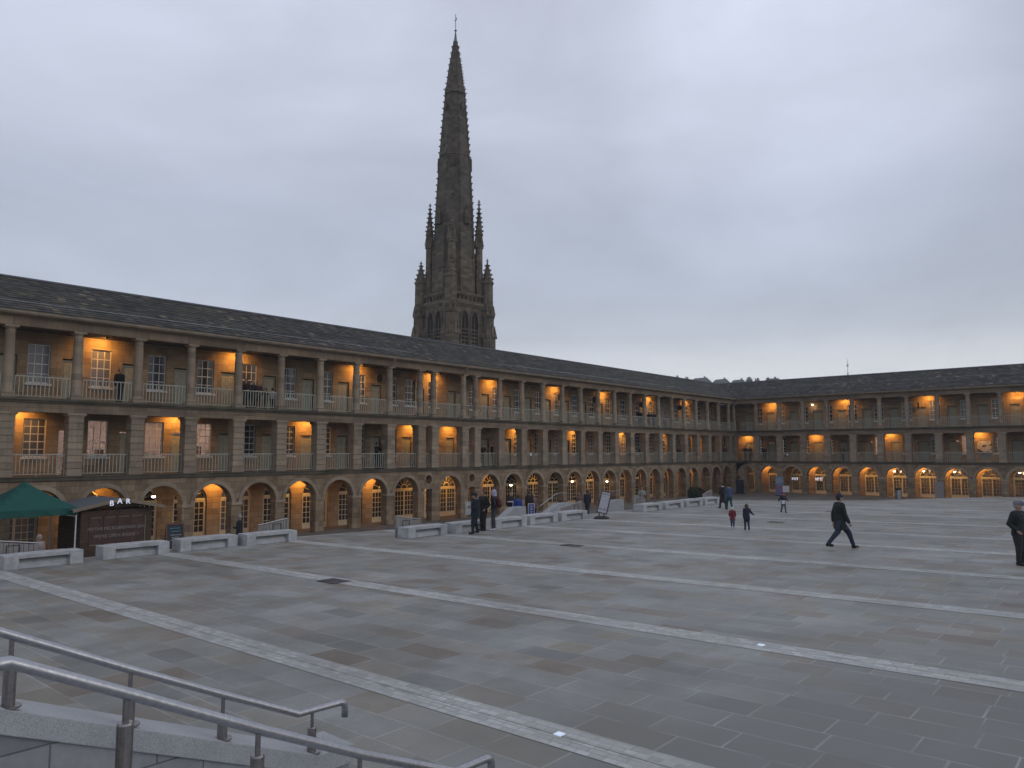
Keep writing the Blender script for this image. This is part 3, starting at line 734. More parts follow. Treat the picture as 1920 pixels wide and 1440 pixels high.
for u in (2.6, 7.9, 10.3, 13.6, 16.2, 19.0, 21.5, 24.4, 29.5, 32.3): wall_lamp('Ra', u, -1.30, 190, .95, tilt=42, cone=160)
# hanging lamps with a white globe in some arches
def hang_lamp(key, p):
    mb = MB(); mb.cur = 0; mb.tube([(0, 0, (-1.31 if p[2] < 0 else ZB + .05) - p[2]), (0, 0, .06)], .012, 6); mb.lathe(0, 0, [(.02, .02), (.06, .09), (.0, .13)][::-1] and [(-.0, .13), (.05, .09), (.09, .02)], 12); mb.cur = 1; mb.ball((0, 0, -.02), (.10, .10, .07), 10, 6)
    o = mb.obj('hanging_lamp', [M['metal'], M['bulbw']], None, loc=p)
    tag(o, 'lit white globe lamp hanging in an arch of the ' + GN[key], 'lamp', 'globe lamps in the ' + GN[key])
    l = light((0, 0, -.16), 7, (1, .66, .36), .08); l.parent = o
for x, y in ((288, 930), (958, 909), (1073, 902), (1138, 902)):
    hang_lamp('La', at(x, y, X=-.9))
for x, y in ((1677, 883), (1732, 883), (1790, 884), (1912, 886)):
    q = at(x, y, Y=LY + 1.0); q.z = min(q.z, -1.72); hang_lamp('Ra', q)
hang_lamp('Rt', at(1523, 742, Y=LY + 1.6)) if False else None
q = at(1523, 758, Y=LY + 1.7); hang_lamp('Rt', (q.x, q.y, 5.3))


# ------------------------------------------------------------------ church tower with spire, behind the left wing
def subset(mb, other, f=lambda p: p):
    b = len(mb.v); mb.v += [f(p) for p in other.v]; mb.f += [tuple(b + k for k in q) for q in other.f]; mb.mi += other.mi
TC = Vector((-33.3, 69.2, 0))
T = empty('church_tower', (TC.x, TC.y, -4.9), 'tall dark gothic church tower with crocketed octagonal spire rising behind the left gallery', 'church tower', rotz=R(-5))
TZ = 4.9
def tz(z): return z + TZ
HS = 3.2
mb = MB(); mb.box(-HS, HS, -HS, HS, 0, tz(19.0)); mb.taper(0, 0, tz(19.0), tz(19.5), HS, HS, HS + .22, HS + .22); mb.box(-HS - .22, HS + .22, -HS - .22, HS + .22, tz(19.5), tz(19.75))
mb.box(-HS - .08, HS + .08, -HS - .08, HS + .08, tz(13.0), tz(13.25)); mb.obj('shaft', M['towerst'], T)
# pierced parapet
for a in range(4):
    mb = MB(); L = HS - .75
    mb.box(-L, L, -.14, .14, tz(19.75), tz(19.98)); mb.box(-L, L, -.16, .16, tz(20.75), tz(20.95))
    n = 7
    for k in range(n + 1):
        x = -L + 2 * L * k / n; mb.box(x - .09, x + .09, -.1, .1, tz(19.98), tz(20.75))
        if k < n: mb.poly_extrude([(x + .09, tz(20.75)), (x + L / n, tz(20.45)), (x + 2 * L / n - .09, tz(20.75))], 'y', -.08, .08)
    for k in range(n): x = -L + 2 * L * (k + .5) / n; mb.taper(x, 0, tz(20.95), tz(21.3), .10, .10, .02, .02)
    o = mb.obj('parapet', M['towerst'], T); ang = a * PI / 2; o.location = (-math.sin(ang) * -(HS + .05), math.cos(ang) * -(HS + .05), 0); o.rotation_euler = (0, 0, ang)
# louvred lancets
def lancet_mesh(wd, h):
    mb = MB(); mb.cur = 0; hw = wd / 2; n = 8; P = []
    for k in range(n + 1):
        t = k / n; P.append((-hw + hw * (1 - math.cos(t * PI / 2 * .98)) , h - 1.25 * wd + 1.25 * wd * math.sin(t * PI / 2)))
    L_ = [(-hw, 0)] + P; Rr = [(-x, z) for x, z in reversed(L_)]; path = L_ + Rr
    for (o1, dep) in ((.20, -.16), (.10, -.09)):
        def out_(p): 
            x, z = p; return (x * (1 + o1 / hw), z + (o1 if z > .1 else 0))
        for p, q in zip(path, path[1:]):
            P1, Q1 = out_(p), out_(q)
            mb.quad((p[0], dep, p[1]), (q[0], dep, q[1]), (Q1[0], dep, Q1[1]), (P1[0], dep, P1[1]))
            mb.quad((P1[0], dep, P1[1]), (Q1[0], dep, Q1[1]), (Q1[0], 0, Q1[1]), (P1[0], 0, P1[1])); mb.quad((p[0], dep, p[1]), (q[0], dep, q[1]), (q[0], 0, q[1]), (p[0], 0, p[1]))
    mb.cur = 1; mb.quad(*[(x, -.015, z) for x, z in path])
    mb.cur = 0; mb.box(-.04, .04, -.10, -.02, 0, h - .9); mb.cur = 2
    z = .2
    while z < h - 2.1: 
        mb.poly_extrude([(-.13, z), (-.03, z + .16), (-.03, z + .2), (-.13, z + .05)], 'x', -hw + .02, hw - .02); z += .50
    return mb
LM = lancet_mesh(1.15, 6.2).mesh('belfry_opening', [M['towerst'], M['dark'], M['towerd']])
for a in range(4):
    ang = a * PI / 2
    for sx in (-.85, .85):
        o = link('belfry_opening', LM, T); v = Vector((sx, -HS - .002, 0)); v.rotate(Matrix.Rotation(ang, 3, 'Z')); o.location = (v.x, v.y, tz(12.3)); o.rotation_euler = (0, 0, ang)
def crocket(mb, p, s, d):
    mb.ball((p[0] + d[0] * s * .4, p[1] + d[1] * s * .4, p[2]), (s * .55, s * .55, s * .42), 6, 4)
    mb.ball((p[0] + d[0] * s * .85, p[1] + d[1] * s * .85, p[2] + s * .18), (s * .32, s * .32, s * .3), 5, 4)
def pinnacle(mb, z0, zs, zt, r, n=4, rot=PI / 4, step=.62, cs=.2, fin=True):
    mb.lathe(0, 0, [(z0, r * 1.0), (zs - .35, r), (zs - .3, r * 1.18), (zs - .12, r * 1.18), (zs - .1, r * .98), (zt, .05)], n, rot)
    z = zs + .3
    while z < zt - .3:
        f = 1 - (z - zs) / (zt - zs); rr = r * .98 * f
        for k in range(n):
            a = rot + 2 * PI * k / n; crocket(mb, (rr * math.cos(a), rr * math.sin(a), z), cs, (math.cos(a), math.sin(a)))
        z += step
    if fin: mb.ball((0, 0, zt + .05), (.2, .2, .12), 6, 4); mb.ball((0, 0, zt + .28), .09, 6, 4)
for i, (sx, sy) in enumerate(((1, -1), (1, 1), (-1, 1), (-1, -1))):
    mb = MB(); cx, cy = sx * HS, sy * HS
    mb.lathe(0, 0, [(0, 1.25), (tz(15.4), 1.20), (tz(15.9), .98), (tz(16.0), .98), (tz(17.9), .95), (tz(18.1), 1.08), (tz(18.35), 1.08), (tz(18.6), .86)], 8, PI / 8)
    # little gabled offsets
    for a in range(8):
        an = PI / 4 * a; v = (math.cos(an), math.sin(an)); mb.taper(v[0] * 1.0, v[1] * 1.0, tz(15.2), tz(16.9), .26, .26, .03, .03); mb.taper(v[0] * .85, v[1] * .85, tz(18.35), tz(19.7), .2, .2, .03, .03)
    mb.lathe(0, 0, [(tz(18.6), .84), (tz(22.6), .80), (tz(22.7), .9), (tz(22.9), .9)], 8, PI / 8)
    pinnacle(mb, tz(22.9), tz(23.1), tz(25.6 + (.3 if i == 1 else 0)), .78, 8, PI / 8, .62, .22)
    mb.obj('corner_turret', M['towerst'], T, loc=(cx, cy, 0), smooth=False)
mb = MB(); mb.lathe(0, 0, [(tz(19.7), 3.05), (tz(24.5), 2.98), (tz(24.6), 3.1), (tz(24.85), 3.1), (tz(24.9), 2.92), (tz(27.2), 2.90)], 8, PI / 8)
for a in range(8):
    an = PI / 4 * a + PI / 8; v = (math.cos(an), math.sin(an)); mb.tube([(v[0] * 3.0, v[1] * 3.0, tz(19.7)), (v[0] * 2.9, v[1] * 2.9, tz(27.2))], .16, 6)
mb.obj('octagon_stage', M['towerst'], T)
for i, (sx, sy) in enumerate(((1, -1), (1, 1), (-1, 1), (-1, -1))):
    mb = MB(); h = 2.38
    mb.lathe(0, 0, [(tz(19.7), .62), (tz(24.2), .60), (tz(24.5), .54), (tz(27.6), .52), (tz(27.7), .66), (tz(27.95), .66)], 4 if False else 8, PI / 8)
    if i == 0: 
        pinnacle(mb, tz(27.9), tz(29.6), tz(30.9), .50, 8, PI / 8, .5, .18, fin=False)
    else: pinnacle(mb, tz(27.9), tz(29.8), tz(33.7 + (.45 if i == 1 else 0)), .52, 8, PI / 8, .62, .2)
    for a in range(4):
        an = PI / 2 * a; v = (math.cos(an), math.sin(an)); mb.taper(v[0] * .5, v[1] * .5, tz(28.0), tz(29.9), .22, .22, .02, .02)
    # flying rib that ties the pinnacle to the octagon
    d = Vector((-sx, -sy)).normalized(); mb.tube([(0, 0, tz(23.0)), (d.x * .9, d.y * .9, tz(24.6))], .16, 5)
    mb.obj('pinnacle', M['towerst'], T, loc=(sx * h, sy * h, 0))
prof = [(27.0, 2.86), (30.4, 2.70), (33.5, 2.56), (36.4, 2.40), (40.3, 2.14), (40.35, 2.24), (40.75, 2.24), (40.8, 2.12), (44.9, 1.80), (49.4, 1.40), (49.45, 1.52), (50.4, 1.46), (50.45, 1.30), (53.2, .92), (55.6, .54), (57.3, .26)]
mb = MB(); mb.lathe(0, 0, [(tz(z), r) for z, r in prof], 8, PI / 8)
def spr(z):
    for (za, ra), (zb, rb_) in zip(prof, prof[1:]):
        if za <= z <= zb: return ra + (rb_ - ra) * (z - za) / (zb - za)
    return .3
for k in range(8):
    an = PI / 8 + k * PI / 4; v = (math.cos(an), math.sin(an))
    mb.tube([(v[0] * spr(z), v[1] * spr(z), tz(z)) for z in (27.1, 33.5, 36.4, 40.2, 44.9, 49.3, 53.2, 57.2)], [.11, .11, .10, .10, .09, .08, .07, .05], 5)
    z = 28.0
    while z < 56.9:
        crocket(mb, (v[0] * spr(z), v[1] * spr(z), tz(z)), .26 if z < 50 else .22, v); z += .92
sp_ = mb.obj('spire', M['towerd'], T)
mb = MB()
for (z, sz) in ((30.6, 1.0), (38.6, .7), (46.9, .5)):
    for k in range(8):
        if (k + (z > 35) + (z > 45)) % 2: continue
        an = k * PI / 4; rr = spr(z) * math.cos(PI / 8); u = Vector((math.cos(an), math.sin(an), 0)); t_ = Vector((-u.y, u.x, 0))
        def G(a, b, zz): q = u * b + t_ * a; return (q.x, q.y, tz(zz))
        h = sz * .42; mb = MB()
        b0, b1 = rr - .2, rr + .22 * sz + .12
        for A in (-h, h): mb.quad(G(A, b0, z), G(A, b1, z), G(A, b1, z + 1.5 * sz), G(A, b0, z + 1.5 * sz))
        mb.quad(G(-h, b1, z), G(h, b1, z), G(h, b1, z + 1.5 * sz), G(0, b1, z + 2.5 * sz), G(-h, b1, z + 1.5 * sz))
        mb.quad(G(-h, b1, z + 1.5 * sz), G(0, b1, z + 2.5 * sz), G(0, b0 - .3, z + 2.5 * sz), G(-h, b0 - .3, z + 1.5 * sz)); mb.quad(G(h, b1, z + 1.5 * sz), G(0, b1, z + 2.5 * sz), G(0, b0 - .3, z + 2.5 * sz), G(h, b0 - .3, z + 1.5 * sz)); mb.obj('lucarne', M['towerd'], T)
mb = MB()
for (z, k) in ((34.5, 7), (41.8, 6), (45.6, 7), (51.8, 7), (42.4, 7)):
    an = k * PI / 4; rr = spr(z) * math.cos(PI / 8) + .005; u = Vector((math.cos(an), math.sin(an), 0)); mb.ball((u.x * rr, u.y * rr, tz(z)), (.10, .10, .16), 6, 4)
mb.obj('vent_hole', M['dark'], T)
mb = MB(); mb.lathe(0, 0, [(tz(57.2), .36), (tz(57.35), .36), (tz(57.4), .24), (tz(58.9), .07)], 8, PI / 8); mb.ball((0, 0, tz(59.0)), (.2, .2, .1), 8, 5)
mb.tube([(0, 0, tz(58.9)), (0, 0, tz(61.4))], .045, 6); mb.box(-.22, .22, -.03, .03, tz(60.5), tz(60.58)); mb.box(-.03, .03, -.03, .22, tz(60.8), tz(60.92)); mb.obj('finial', M['lead'], T)

# ------------------------------------------------------------------ far hillside, houses, trees and mast
def hz(x):
    return 44 + 5 * math.sin(x * .012 + 1.2) + 2.5 * math.sin(x * .045)
mb = MB(); HY = 560
prev = None; xs = [-900 + 45 * k for k in range(60)]
rows = []
for j, (yy, f_) in enumerate(((330, 0), (420, .35), (500, .78), (560, 1.0), (640, 1.04), (900, .9))):
    rows.append([(x, yy + .0 * x, -4.9 + (hz(x) + 4.9) * f_ * (1 + .03 * math.sin(x * .07 + j))) for x in xs])
for a, b in zip(rows, rows[1:]):
    for k in range(len(xs) - 1): mb.quad(a[k], a[k + 1], b[k + 1], b[k])
structure(mb.obj('hill', M['hill'], smooth=True))
def house(px0, px1, pyr, pitch=.5, i=0):
    a, b = at(px0, 715, Y=HY), at(px1, 715, Y=HY); zt = at((px0 + px1) / 2, pyr, Y=HY).z
    wdt = b.x - a.x; zb = zt - 9; H = empty('house', ((a.x + b.x) / 2, HY, zb - 4), HL[i], 'house', 'houses along the far hilltop')
    mb = MB(); mb.box(-wdt / 2 + .4, wdt / 2 - .4, -4, 4, 0, 4 + 5.2); mb.obj('wall', M['farwall'], H)
    mb = MB(); e = wdt * .16
    zr = 13; ze = 9.2
    mb.quad((-wdt / 2, -4.5, ze), (wdt / 2, -4.5, ze), (wdt / 2 - e, 0, zr), (-wdt / 2 + e, 0, zr)); mb.quad((-wdt / 2, 4.5, ze), (wdt / 2, 4.5, ze), (wdt / 2 - e, 0, zr), (-wdt / 2 + e, 0, zr))
    mb.quad((-wdt / 2, -4.5, ze), (-wdt / 2, 4.5, ze), (-wdt / 2 + e, 0, zr)); mb.quad((wdt / 2, -4.5, ze), (wdt / 2, 4.5, ze), (wdt / 2 - e, 0, zr)); mb.quad((-wdt / 2, -4.5, ze), (wdt / 2, -4.5, ze), (wdt / 2, 4.5, ze), (-wdt / 2, 4.5, ze))
    rf = mb.obj('roof', M['farroof'], H); MB().box(-.6, .6, -.4, .4, 12.6, 14.1).obj('chimney', M['farwall'], rf, loc=(wdt * .22, 0, 0))
    mb = MB()
    for k in range(4): x = -wdt * .36 + wdt * .24 * k; mb.box(x - .6, x + .6, -4.06, -4.01, 6.2, 7.6)
    mb.obj('window', M['dark'], H)
HL = ['leftmost hipped roofed house on the far hilltop beside the bare trees', 'long low roofed house second from the left on the far hilltop', 'house just left of the tree clump on the far hilltop', 'rightmost house on the far hilltop partly behind the trees']
for i, (a, b, c) in enumerate(((1297, 1331, 708.5), (1337, 1367, 711), (1371, 1398, 712), (1434, 1461, 709.5))): house(a, b, c, i=i)
def fartree(px, pyt, rx, i, lab):
    p = at(px, pyt, Y=HY - 6); h = 11; r = rx / CF * 700 * .55
    Tt = empty('tree', (p.x, p.y, p.z - h - 2), lab, 'tree', 'trees on the far hilltop'); rr = random.Random(i)
    MB().tube([(0, 0, 0), (.2, 0, 5), (0, 0, h)], [.5, .4, .1], 6).obj('trunk', M['bark'], Tt)
    mb = MB()
    for k in range(260):
        a = rr.uniform(0, 2 * PI); q = rr.uniform(0, 1) ** .5; zz = rr.uniform(-1, 1); s_ = math.sqrt(max(0, 1 - zz * zz))
        c = Vector((r * q * s_ * math.cos(a), r * q * s_ * math.sin(a), h + 2 - 3.6 + 3.6 * zz * (.8 + .3 * math.sin(3 * a + i))))
        d = Vector((rr.gauss(0, 1), rr.gauss(0, 1), rr.gauss(.5, 1))).normalized() * rr.uniform(.5, 1.1); e_ = d.cross(Vector((rr.gauss(0, 1), rr.gauss(0, 1), rr.gauss(0, 1)))).normalized() * rr.uniform(.25, .5)
        mb.quad(tuple(c - d), tuple(c + e_), tuple(c + d), tuple(c - e_))
    mb.obj('crown', M['fartree'], Tt, fix=False)
TLB = ['small bare tree standing apart at the left end of the far hilltop', 'low bare tree beside the leftmost hilltop house', 'rounded tree in the left of the clump between two hilltop houses', 'spreading tree in the right of the clump between two hilltop houses', 'tree showing above the roof of the rightmost hilltop house', 'thin tree at the right end of the hilltop row']
for i, (x, y, r) in enumerate(((1270, 705, 8), (1287, 708, 9), (1405, 708, 11), (1420, 709, 9), (1440, 708, 8), (1457, 709, 9))): fartree(x, y, r, i, TLB[i])
p = at(1590, 706, Y=900); q = at(1590, 673, Y=900)
MAST = empty('radio_mast', (p.x, p.y, -4.9), 'thin lattice radio mast on the horizon above the right roof', 'mast')
mb = MB(); h = q.z + 4.9; zb = p.z + 4.9
for sx, sy in ((-1, -1), (1, -1), (0, 1)): mb.tube([(sx * 2.2, sy * 2.2, 0), (sx * .8, sy * .8, zb), (sx * .35, sy * .35, h * .86)], .22, 4)
z = 3
while z < h * .84:
    f_ = 1 - z / h; mb.tube([(-1.6 * f_ - .3, -1.6 * f_ - .3, z), (1.6 * f_ + .3, -1.6 * f_ - .3, z + 3)], .1, 4); mb.tube([(1.6 * f_ + .3, -1.6 * f_ - .3, z), (0, 1.6 * f_ + .3, z + 3)], .1, 4); z += 3
mb.obj('lattice', M['metal'], MAST)
MB().tube([(0, 0, h * .84), (0, 0, h)], .22, 6).obj('antenna', M['metal'], MAST)
mb = MB(); zz = at(1590, 687, Y=900).z + 4.9; mb.lathe(0, 0, [(zz, 1.2), (zz + 2.2, 1.2)], 8); mb.obj('dish_cluster', M['whitepl'], MAST)

# ------------------------------------------------------------------ stone benches and stair balustrades
def bench_parts():
    L2, D = 1.14, .72; H = .46
    lg = MB().box(-.20, .20, -D / 2, D / 2, 0, H - .012)
    seat = MB().box(-L2 + .40, L2 - .40, -D / 2 + .02, D / 2 - .02, H - .13, H)
    base = MB(); base.poly_extrude([(-D / 2 + .13, 0), (-D / 2 + .16, .17), (-D / 2 + .34, H - .131), (D / 2 - .06, H - .131), (D / 2 - .06, 0)], 'x', -L2 + .401, L2 - .401)
    return lg.mesh('end_block', M['bench'], bevel=.012), seat.mesh('seat', M['bench'], bevel=.01), base.mesh('base', M['bench'])
BL, BS, BB = bench_parts()
def bench(x, y, label):
    B = empty('stone_bench', (x, y, pz(x)), label, 'bench', 'granite benches along the edge of the square', PI / 2)
    link('end_block', BL, B, (-.94, 0, -.0)); link('end_block', BL, B, (.94, 0, 0)); link('seat', BS, B); link('base', BB, B)
blab = ['pale granite bench in front of the green gazebo', 'pale granite bench in front of the wooden bar hut', 'pale granite bench right of the bar hut, in front of the chalkboard', 'granite bench at the right end of the nearest row, beside the wide gap',
        'granite bench just right of the wide gap, backed by a slatted stair balustrade', 'granite bench behind the two people standing together', 'granite bench behind the person with the red backpack', 'granite bench between the blue strip sign and the square', 'granite bench ending the middle row, left of the tilted pavement sign',
        'nearest bench of the farthest row', 'second bench of the farthest row', 'third bench of the farthest row, in front of the dark shrubs', 'last bench of the farthest row, beside the walking couple']
for i, (x, y) in enumerate([(9.70, 8.42), (9.50, 11.40), (9.45, 14.12), (9.75, 16.62), (13.2, 22.05), (13.35, 24.70), (13.45, 27.25), (13.35, 29.90), (13.4, 32.45), (13.55, 40.35), (13.6, 43.0), (13.62, 45.65), (13.6, 48.3)]): bench(x, y, blab[i])
# local x of the bench runs along Y; its open front looks to +X
def balustrade(X, ya, yb, za, zb, label, post=True):
    z0 = pz(X) - .02; B = empty('stair_balustrade', (X, ya, z0), label, 'balustrade', 'timber clad stair balustrades')
    za -= z0; zb -= z0; L = yb - ya
    mb = MB(); s_ = 1 if L > 0 else -1; n = max(6, int(abs(L) / .13))
    for k in range(n):
        f0, f1 = k / n, (k + 1) / n; y0 = L * f0 + s_ * .008; y1 = L * f1 - s_ * .008; h0 = za + (zb - za) * f0; h1 = za + (zb - za) * f1
        mb.poly_extrude([(y0, -.3), (y1, -.3), (y1, h1 - .05), (y0, h0 - .05)], 'x', -.03, .03)
    mb.obj('cladding', M['panelm'], B)
    MB().tube([(0, -s_ * .06, za), (0, L, zb)], .03, 8).obj('handrail', M['steeld'], B)
    mb = MB(); mb.box(-.055, .055, -s_ * .12, -s_ * .01, 0 - .05, za - .02); mb.obj('post', M['panelm'], B)
    # the framed square plate on its tall end
    mb = MB(); y0 = s_ * .22; y1 = s_ * .62; c0, c1 = za * .42, za * .42 + .34
    for (a, b, c_, d) in ((y0, y1, c0, c0 + .025), (y0, y1, c1 - .025, c1), (y0, y0 + s_ * .025, c0 + .025, c1 - .025), (y1 - s_ * .025, y1, c0 + .025, c1 - .025)): mb.box(.032, .045, a, b, c_, d)
    mb.obj('plate_frame', M['metal'], B)
balustrade(9.05, 7.34, 8.5, -2.85, -3.03, 'grey slatted stair balustrade behind the bench by the green gazebo')
balustrade(9.15, 17.8, 16.5, -2.83, -3.03, 'grey slatted stair balustrade behind the last bench before the wide gap')
balustrade(12.7, 21.05, 22.35, -2.76, -2.97, 'grey slatted stair balustrade standing just right of the wide gap')
balustrade(12.85, 34.2, 32.4, -2.76, -3.06, 'sloping stair balustrade behind the right end of the middle bench row')
balustrade(12.85, 39.9, 41.2, -2.70, -2.95, 'sloping stair balustrade at the near end of the farthest bench row')
balustrade(12.85, 50.3, 49.0, -2.76, -3.05, 'sloping stair balustrade at the far end of the farthest bench row')

def cheek(X, ys, yt, ye, zt, label, rail=True):
    """granite wall flanking steps: slopes up from ys to yt, level to ye"""
    B = empty('cheek_wall', (X, ye, -4.66), label, 'wall', 'granite walls beside the far steps'); z1 = zt + 4.66
    mb = MB(); mb.poly_extrude([(ys - ye, 0), (ys - ye, .62), (yt - ye, z1), (0, z1), (0, 0)], 'x', -.25, .25); mb.obj('wall', M['granite'], B)
    if rail:
        mb = MB(); hr = .62
        mb.tube([(0, ys - ye + .3, .75 + hr), (0, yt - ye, z1 + hr), (0, -.1, z1 + hr), (0, 0.02, z1 + hr - .12)], .022, 8); mb.obj('handrail', M['steeld'], B)
        for y in (yt - ye, -.25):
            MB().tube([(0, y, z1), (0, y, z1 + hr)], .022, 6).obj('post', M['steeld'], B)
cheek(9.0, 31.2, 32.7, 33.7, -3.20, 'sloping granite wall behind the middle bench row, left of the blue coated person', rail=False)
cheek(9.0, 35.0, 37.0, 38.2, -3.20, 'sloping granite stair wall with a steel handrail left of the tilted pavement sign')
q = at(1154, 937, X=8.2)
cheek(8.2, q.y - 1.6, q.y - .8, q.y + .7, q.z, 'squat granite block with a steel handrail right of the tilted pavement sign')

# ------------------------------------------------------------------ foreground: terrace, wall with handrail, second handrail
TE = -1.75
mb = MB(); mb.box(32.06, 70, -25, 1.0, -4.8, TE); structure(mb.obj('terrace', M['lowflags']))
mb = MB()
ns = 9
for i in range(ns):
    z = TE - (i + 1) * .165
    if z > pz(34) + .02: mb.box(32.06, 44, 1.0 + i * .335, 1.0 + (i + 1) * .335 - .001, -4.7, z)
structure(mb.obj('stair_flight', M['granite']))
WALL = empty('granite_wall', (31.85, 4.1, pz(31.85)), 'granite topped cheek wall beside the foreground steps', 'wall')
wz = pz(31.85)
def WZ(y): return -1.60 - (y - 1.5) * .415 if y > 1.0 else -1.39 - (y - 1.0) * .415
prof = [(-1.5, -.6), (.55, -1.2), (3.86, WZ(3.86)), (4.22, WZ(3.86) - .015)]
mb = MB(); mb.poly_extrude([(y - 4.1, z - wz) for y, z in [(-1.5, wz - .4), (-1.5, -.52 - .16), (.55, -1.206 - .16), (3.86, WZ(3.86) - .16), (4.2, WZ(3.86) - .17), (4.2, wz - .4)]], 'x', -.22, .20); mb.obj('wall', M['joint_stone'], WALL)
mb = MB(); mb.poly_extrude([(y - 4.1, z - wz) for y, z in [(-1.5, -.52), (.55, -1.206), (3.86, WZ(3.86)), (4.23, WZ(3.86) - .01), (4.23, WZ(3.86) - .168), (3.86, WZ(3.86) - .158), (.55, -1.364), (-1.5, -.678)]], 'x', -.25, .225); mb.obj('coping', M['granite'], WALL, bevel=.008)
def handrail(name_lab, X, pts, posts, base_z, end_drop=True):
    """tube rail along Y at X with sleeve posts"""
    p0 = pts[0]; H = empty('handrail', (X, posts[-1], base_z(posts[-1])), name_lab, 'handrail'); oy, oz = posts[-1], base_z(posts[-1])
    P = [(0, y - oy, z - oz) for y, z in pts]
    MB().tube(P, .029, 14).obj('rail', M['steel'], H, smooth=True)
    def rz(y):
        for (ya, za), (yb, zb) in zip(pts, pts[1:]):
            if ya <= y <= yb: return za + (zb - za) * (y - ya) / (yb - ya)
        return pts[0][1]
    for y in posts:
        zb = base_z(y) - oz; zt = rz(y) - oz; st = zt - .135
        po = MB().lathe(0, 0, [(zb, .038), (st - .01, .038), (st, .034)], 16).obj('post', M['steeld'], H, loc=(0, y - oy, 0), smooth=False)
        MB().lathe(0, 0, [(st, .015), (zt - .02, .015)], 10).obj('stem', M['steeld'], po)
        MB().lathe(0, 0, [(zb + .001, .075), (zb + .012, .075), (zb + .014, .04)], 18).obj('base_plate', M['steeld'], po)
    return H
k1 = lambda y: WZ(y) + .0
r1 = [(-1.4, .26), (1.49, -1.14), (2.28, -1.535), (3.0, -1.885), (3.70, -2.215), (4.13, -2.225), (4.165, -2.235), (4.18, -2.27), (4.18, -2.36)]
handrail('slender steel handrail on the granite wall by the foreground steps', 32.0, r1, [.75, 1.56, 2.31, 3.02, 3.84], k1)
st = lambda y: TE - (int((y - 1.0) / .335) + 1) * .165 if y > 1.0 else TE
r2 = [(-1.6, -.915), (1.06, -.915), (1.54, -1.155), (2.25, -1.515), (2.97, -1.865), (3.78, -2.225), (4.12, -2.235), (4.155, -2.245), (4.17, -2.28), (4.17, -2.37)]
handrail('nearest steel handrail running down the foreground steps', 33.8, r2, [.2, 1.56, 2.27, 2.97, 3.68], lambda y: st(y))

# ------------------------------------------------------------------ gazebo, bar hut, boards, bins and signs
G = empty('gazebo', (2.7, 9.78, LOW), 'green pop-up gazebo with a pale metal frame at the left end of the arcade', 'gazebo')
mb = MB(); hw = 1.52; ez = 2.42; pk = 3.50; n = 10
def canopy(x, y):
    m = max(abs(x), abs(y)) / hw; return pk - (pk - ez) * (m ** .85)
for i in range(n):
    for j in range(n):
        xs_ = [-hw + 2 * hw * (i + a) / n for a in (0, 1)]; ys_ = [-hw + 2 * hw * (j + a) / n for a in (0, 1)]
        c_ = [(xs_[0], ys_[0]), (xs_[1], ys_[0]), (xs_[1], ys_[1]), (xs_[0], ys_[1])]
        mb.quad(*[(x, y, canopy(x, y)) for x, y in c_])
for a in range(4):
    for k in range(n):
        t0, t1 = -hw + 2 * hw * k / n, -hw + 2 * hw * (k + 1) / n
        s0 = .03 * math.sin(k * 1.9); s1 = .03 * math.sin((k + 1) * 1.9)
        p = [(t0, -hw, ez), (t1, -hw, ez), (t1, -hw - .02 - s1, ez - .27), (t0, -hw - .02 - s0, ez - .27)]
        for _ in range(a): p = [(-y, x, z) for x, y, z in p]
        mb.quad(*p)
o = mb.obj('canopy', M['green'], G, smooth=False)
for sx in (-1, 1):
    for sy in (-1, 1): MB().box(-.022, .022, -.022, .022, 0, ez - .02).obj('leg', M['whitepl'], G, loc=(sx * (hw - .05), sy * (hw - .05), 0))
mb = MB()
for a in range(4):
    for k in (-1, 1):
        p, q = (k * hw * .98, -hw + .05, ez - .35), (0, -hw + .05, ez - .06)
        for _ in range(a): p = (-p[1], p[0], p[2]); q = (-q[1], q[0], q[2])
        mb.tube([p, q], .012, 5)
mb.obj('scissor_frame', M['whitepl'], G)
# serving counter and goods inside the gazebo
C_ = empty('serving_table', (2.2, 9.4, LOW), 'dark covered serving table under the green gazebo', 'table')
MB().box(-.4, .4, -1.0, 1.0, .70, .75).obj('table_top', M['wood'], C_); MB().box(-.38, .38, -.98, .98, .05, .70).obj('table_cloth', M['metal'], C_)

HX0, HX1, HY0, HY1 = 1.7, 4.25, 11.42, 14.25
HU = empty('bar_hut', ((HX0 + HX1) / 2, (HY0 + HY1) / 2, LOW), 'brown timber bar hut with a shallow gabled roof standing against the arches', 'hut')
cx, cy = (HX0 + HX1) / 2, (HY0 + HY1) / 2; hx, hy = (HX1 - HX0) / 2, (HY1 - HY0) / 2
eh, ah = 2.36, 2.66
mb = MB(); nb = 16
for face in (1, -1):
    X = face * hx
    for k in range(nb):
        z0 = .05 + k * .138; mb.box(X - .03, X + .0 + .006 * (k % 2), -hy, hy, z0, z0 + .13)
    mb.poly_extrude([(-hy, eh), (hy, eh), (0, ah)], 'x', X - .03, X)
for sy in (-1, 1):
    for k in range(nb): z0 = .05 + k * .138; mb.box(-hx + .0, hx - .03, sy * hy - .02, sy * hy + .006 * (k % 2) + .0, z0, z0 + .13)
mb.obj('wall', M['wood'], HU)
mb = MB(); ov = .42; rz_ = lambda y: ah + .09 - (ah - eh) * abs(y) / hy
for s_ in (-1, 1):
    y1 = s_ * (hy + ov); mb.poly_extrude([(0, rz_(0) - .05), (y1, rz_(y1) - .05), (y1, rz_(y1)), (0, rz_(0))], 'x', -hx - .15, hx + .3)
rf = mb.obj('roof', M['felt'], HU)
mb = MB()
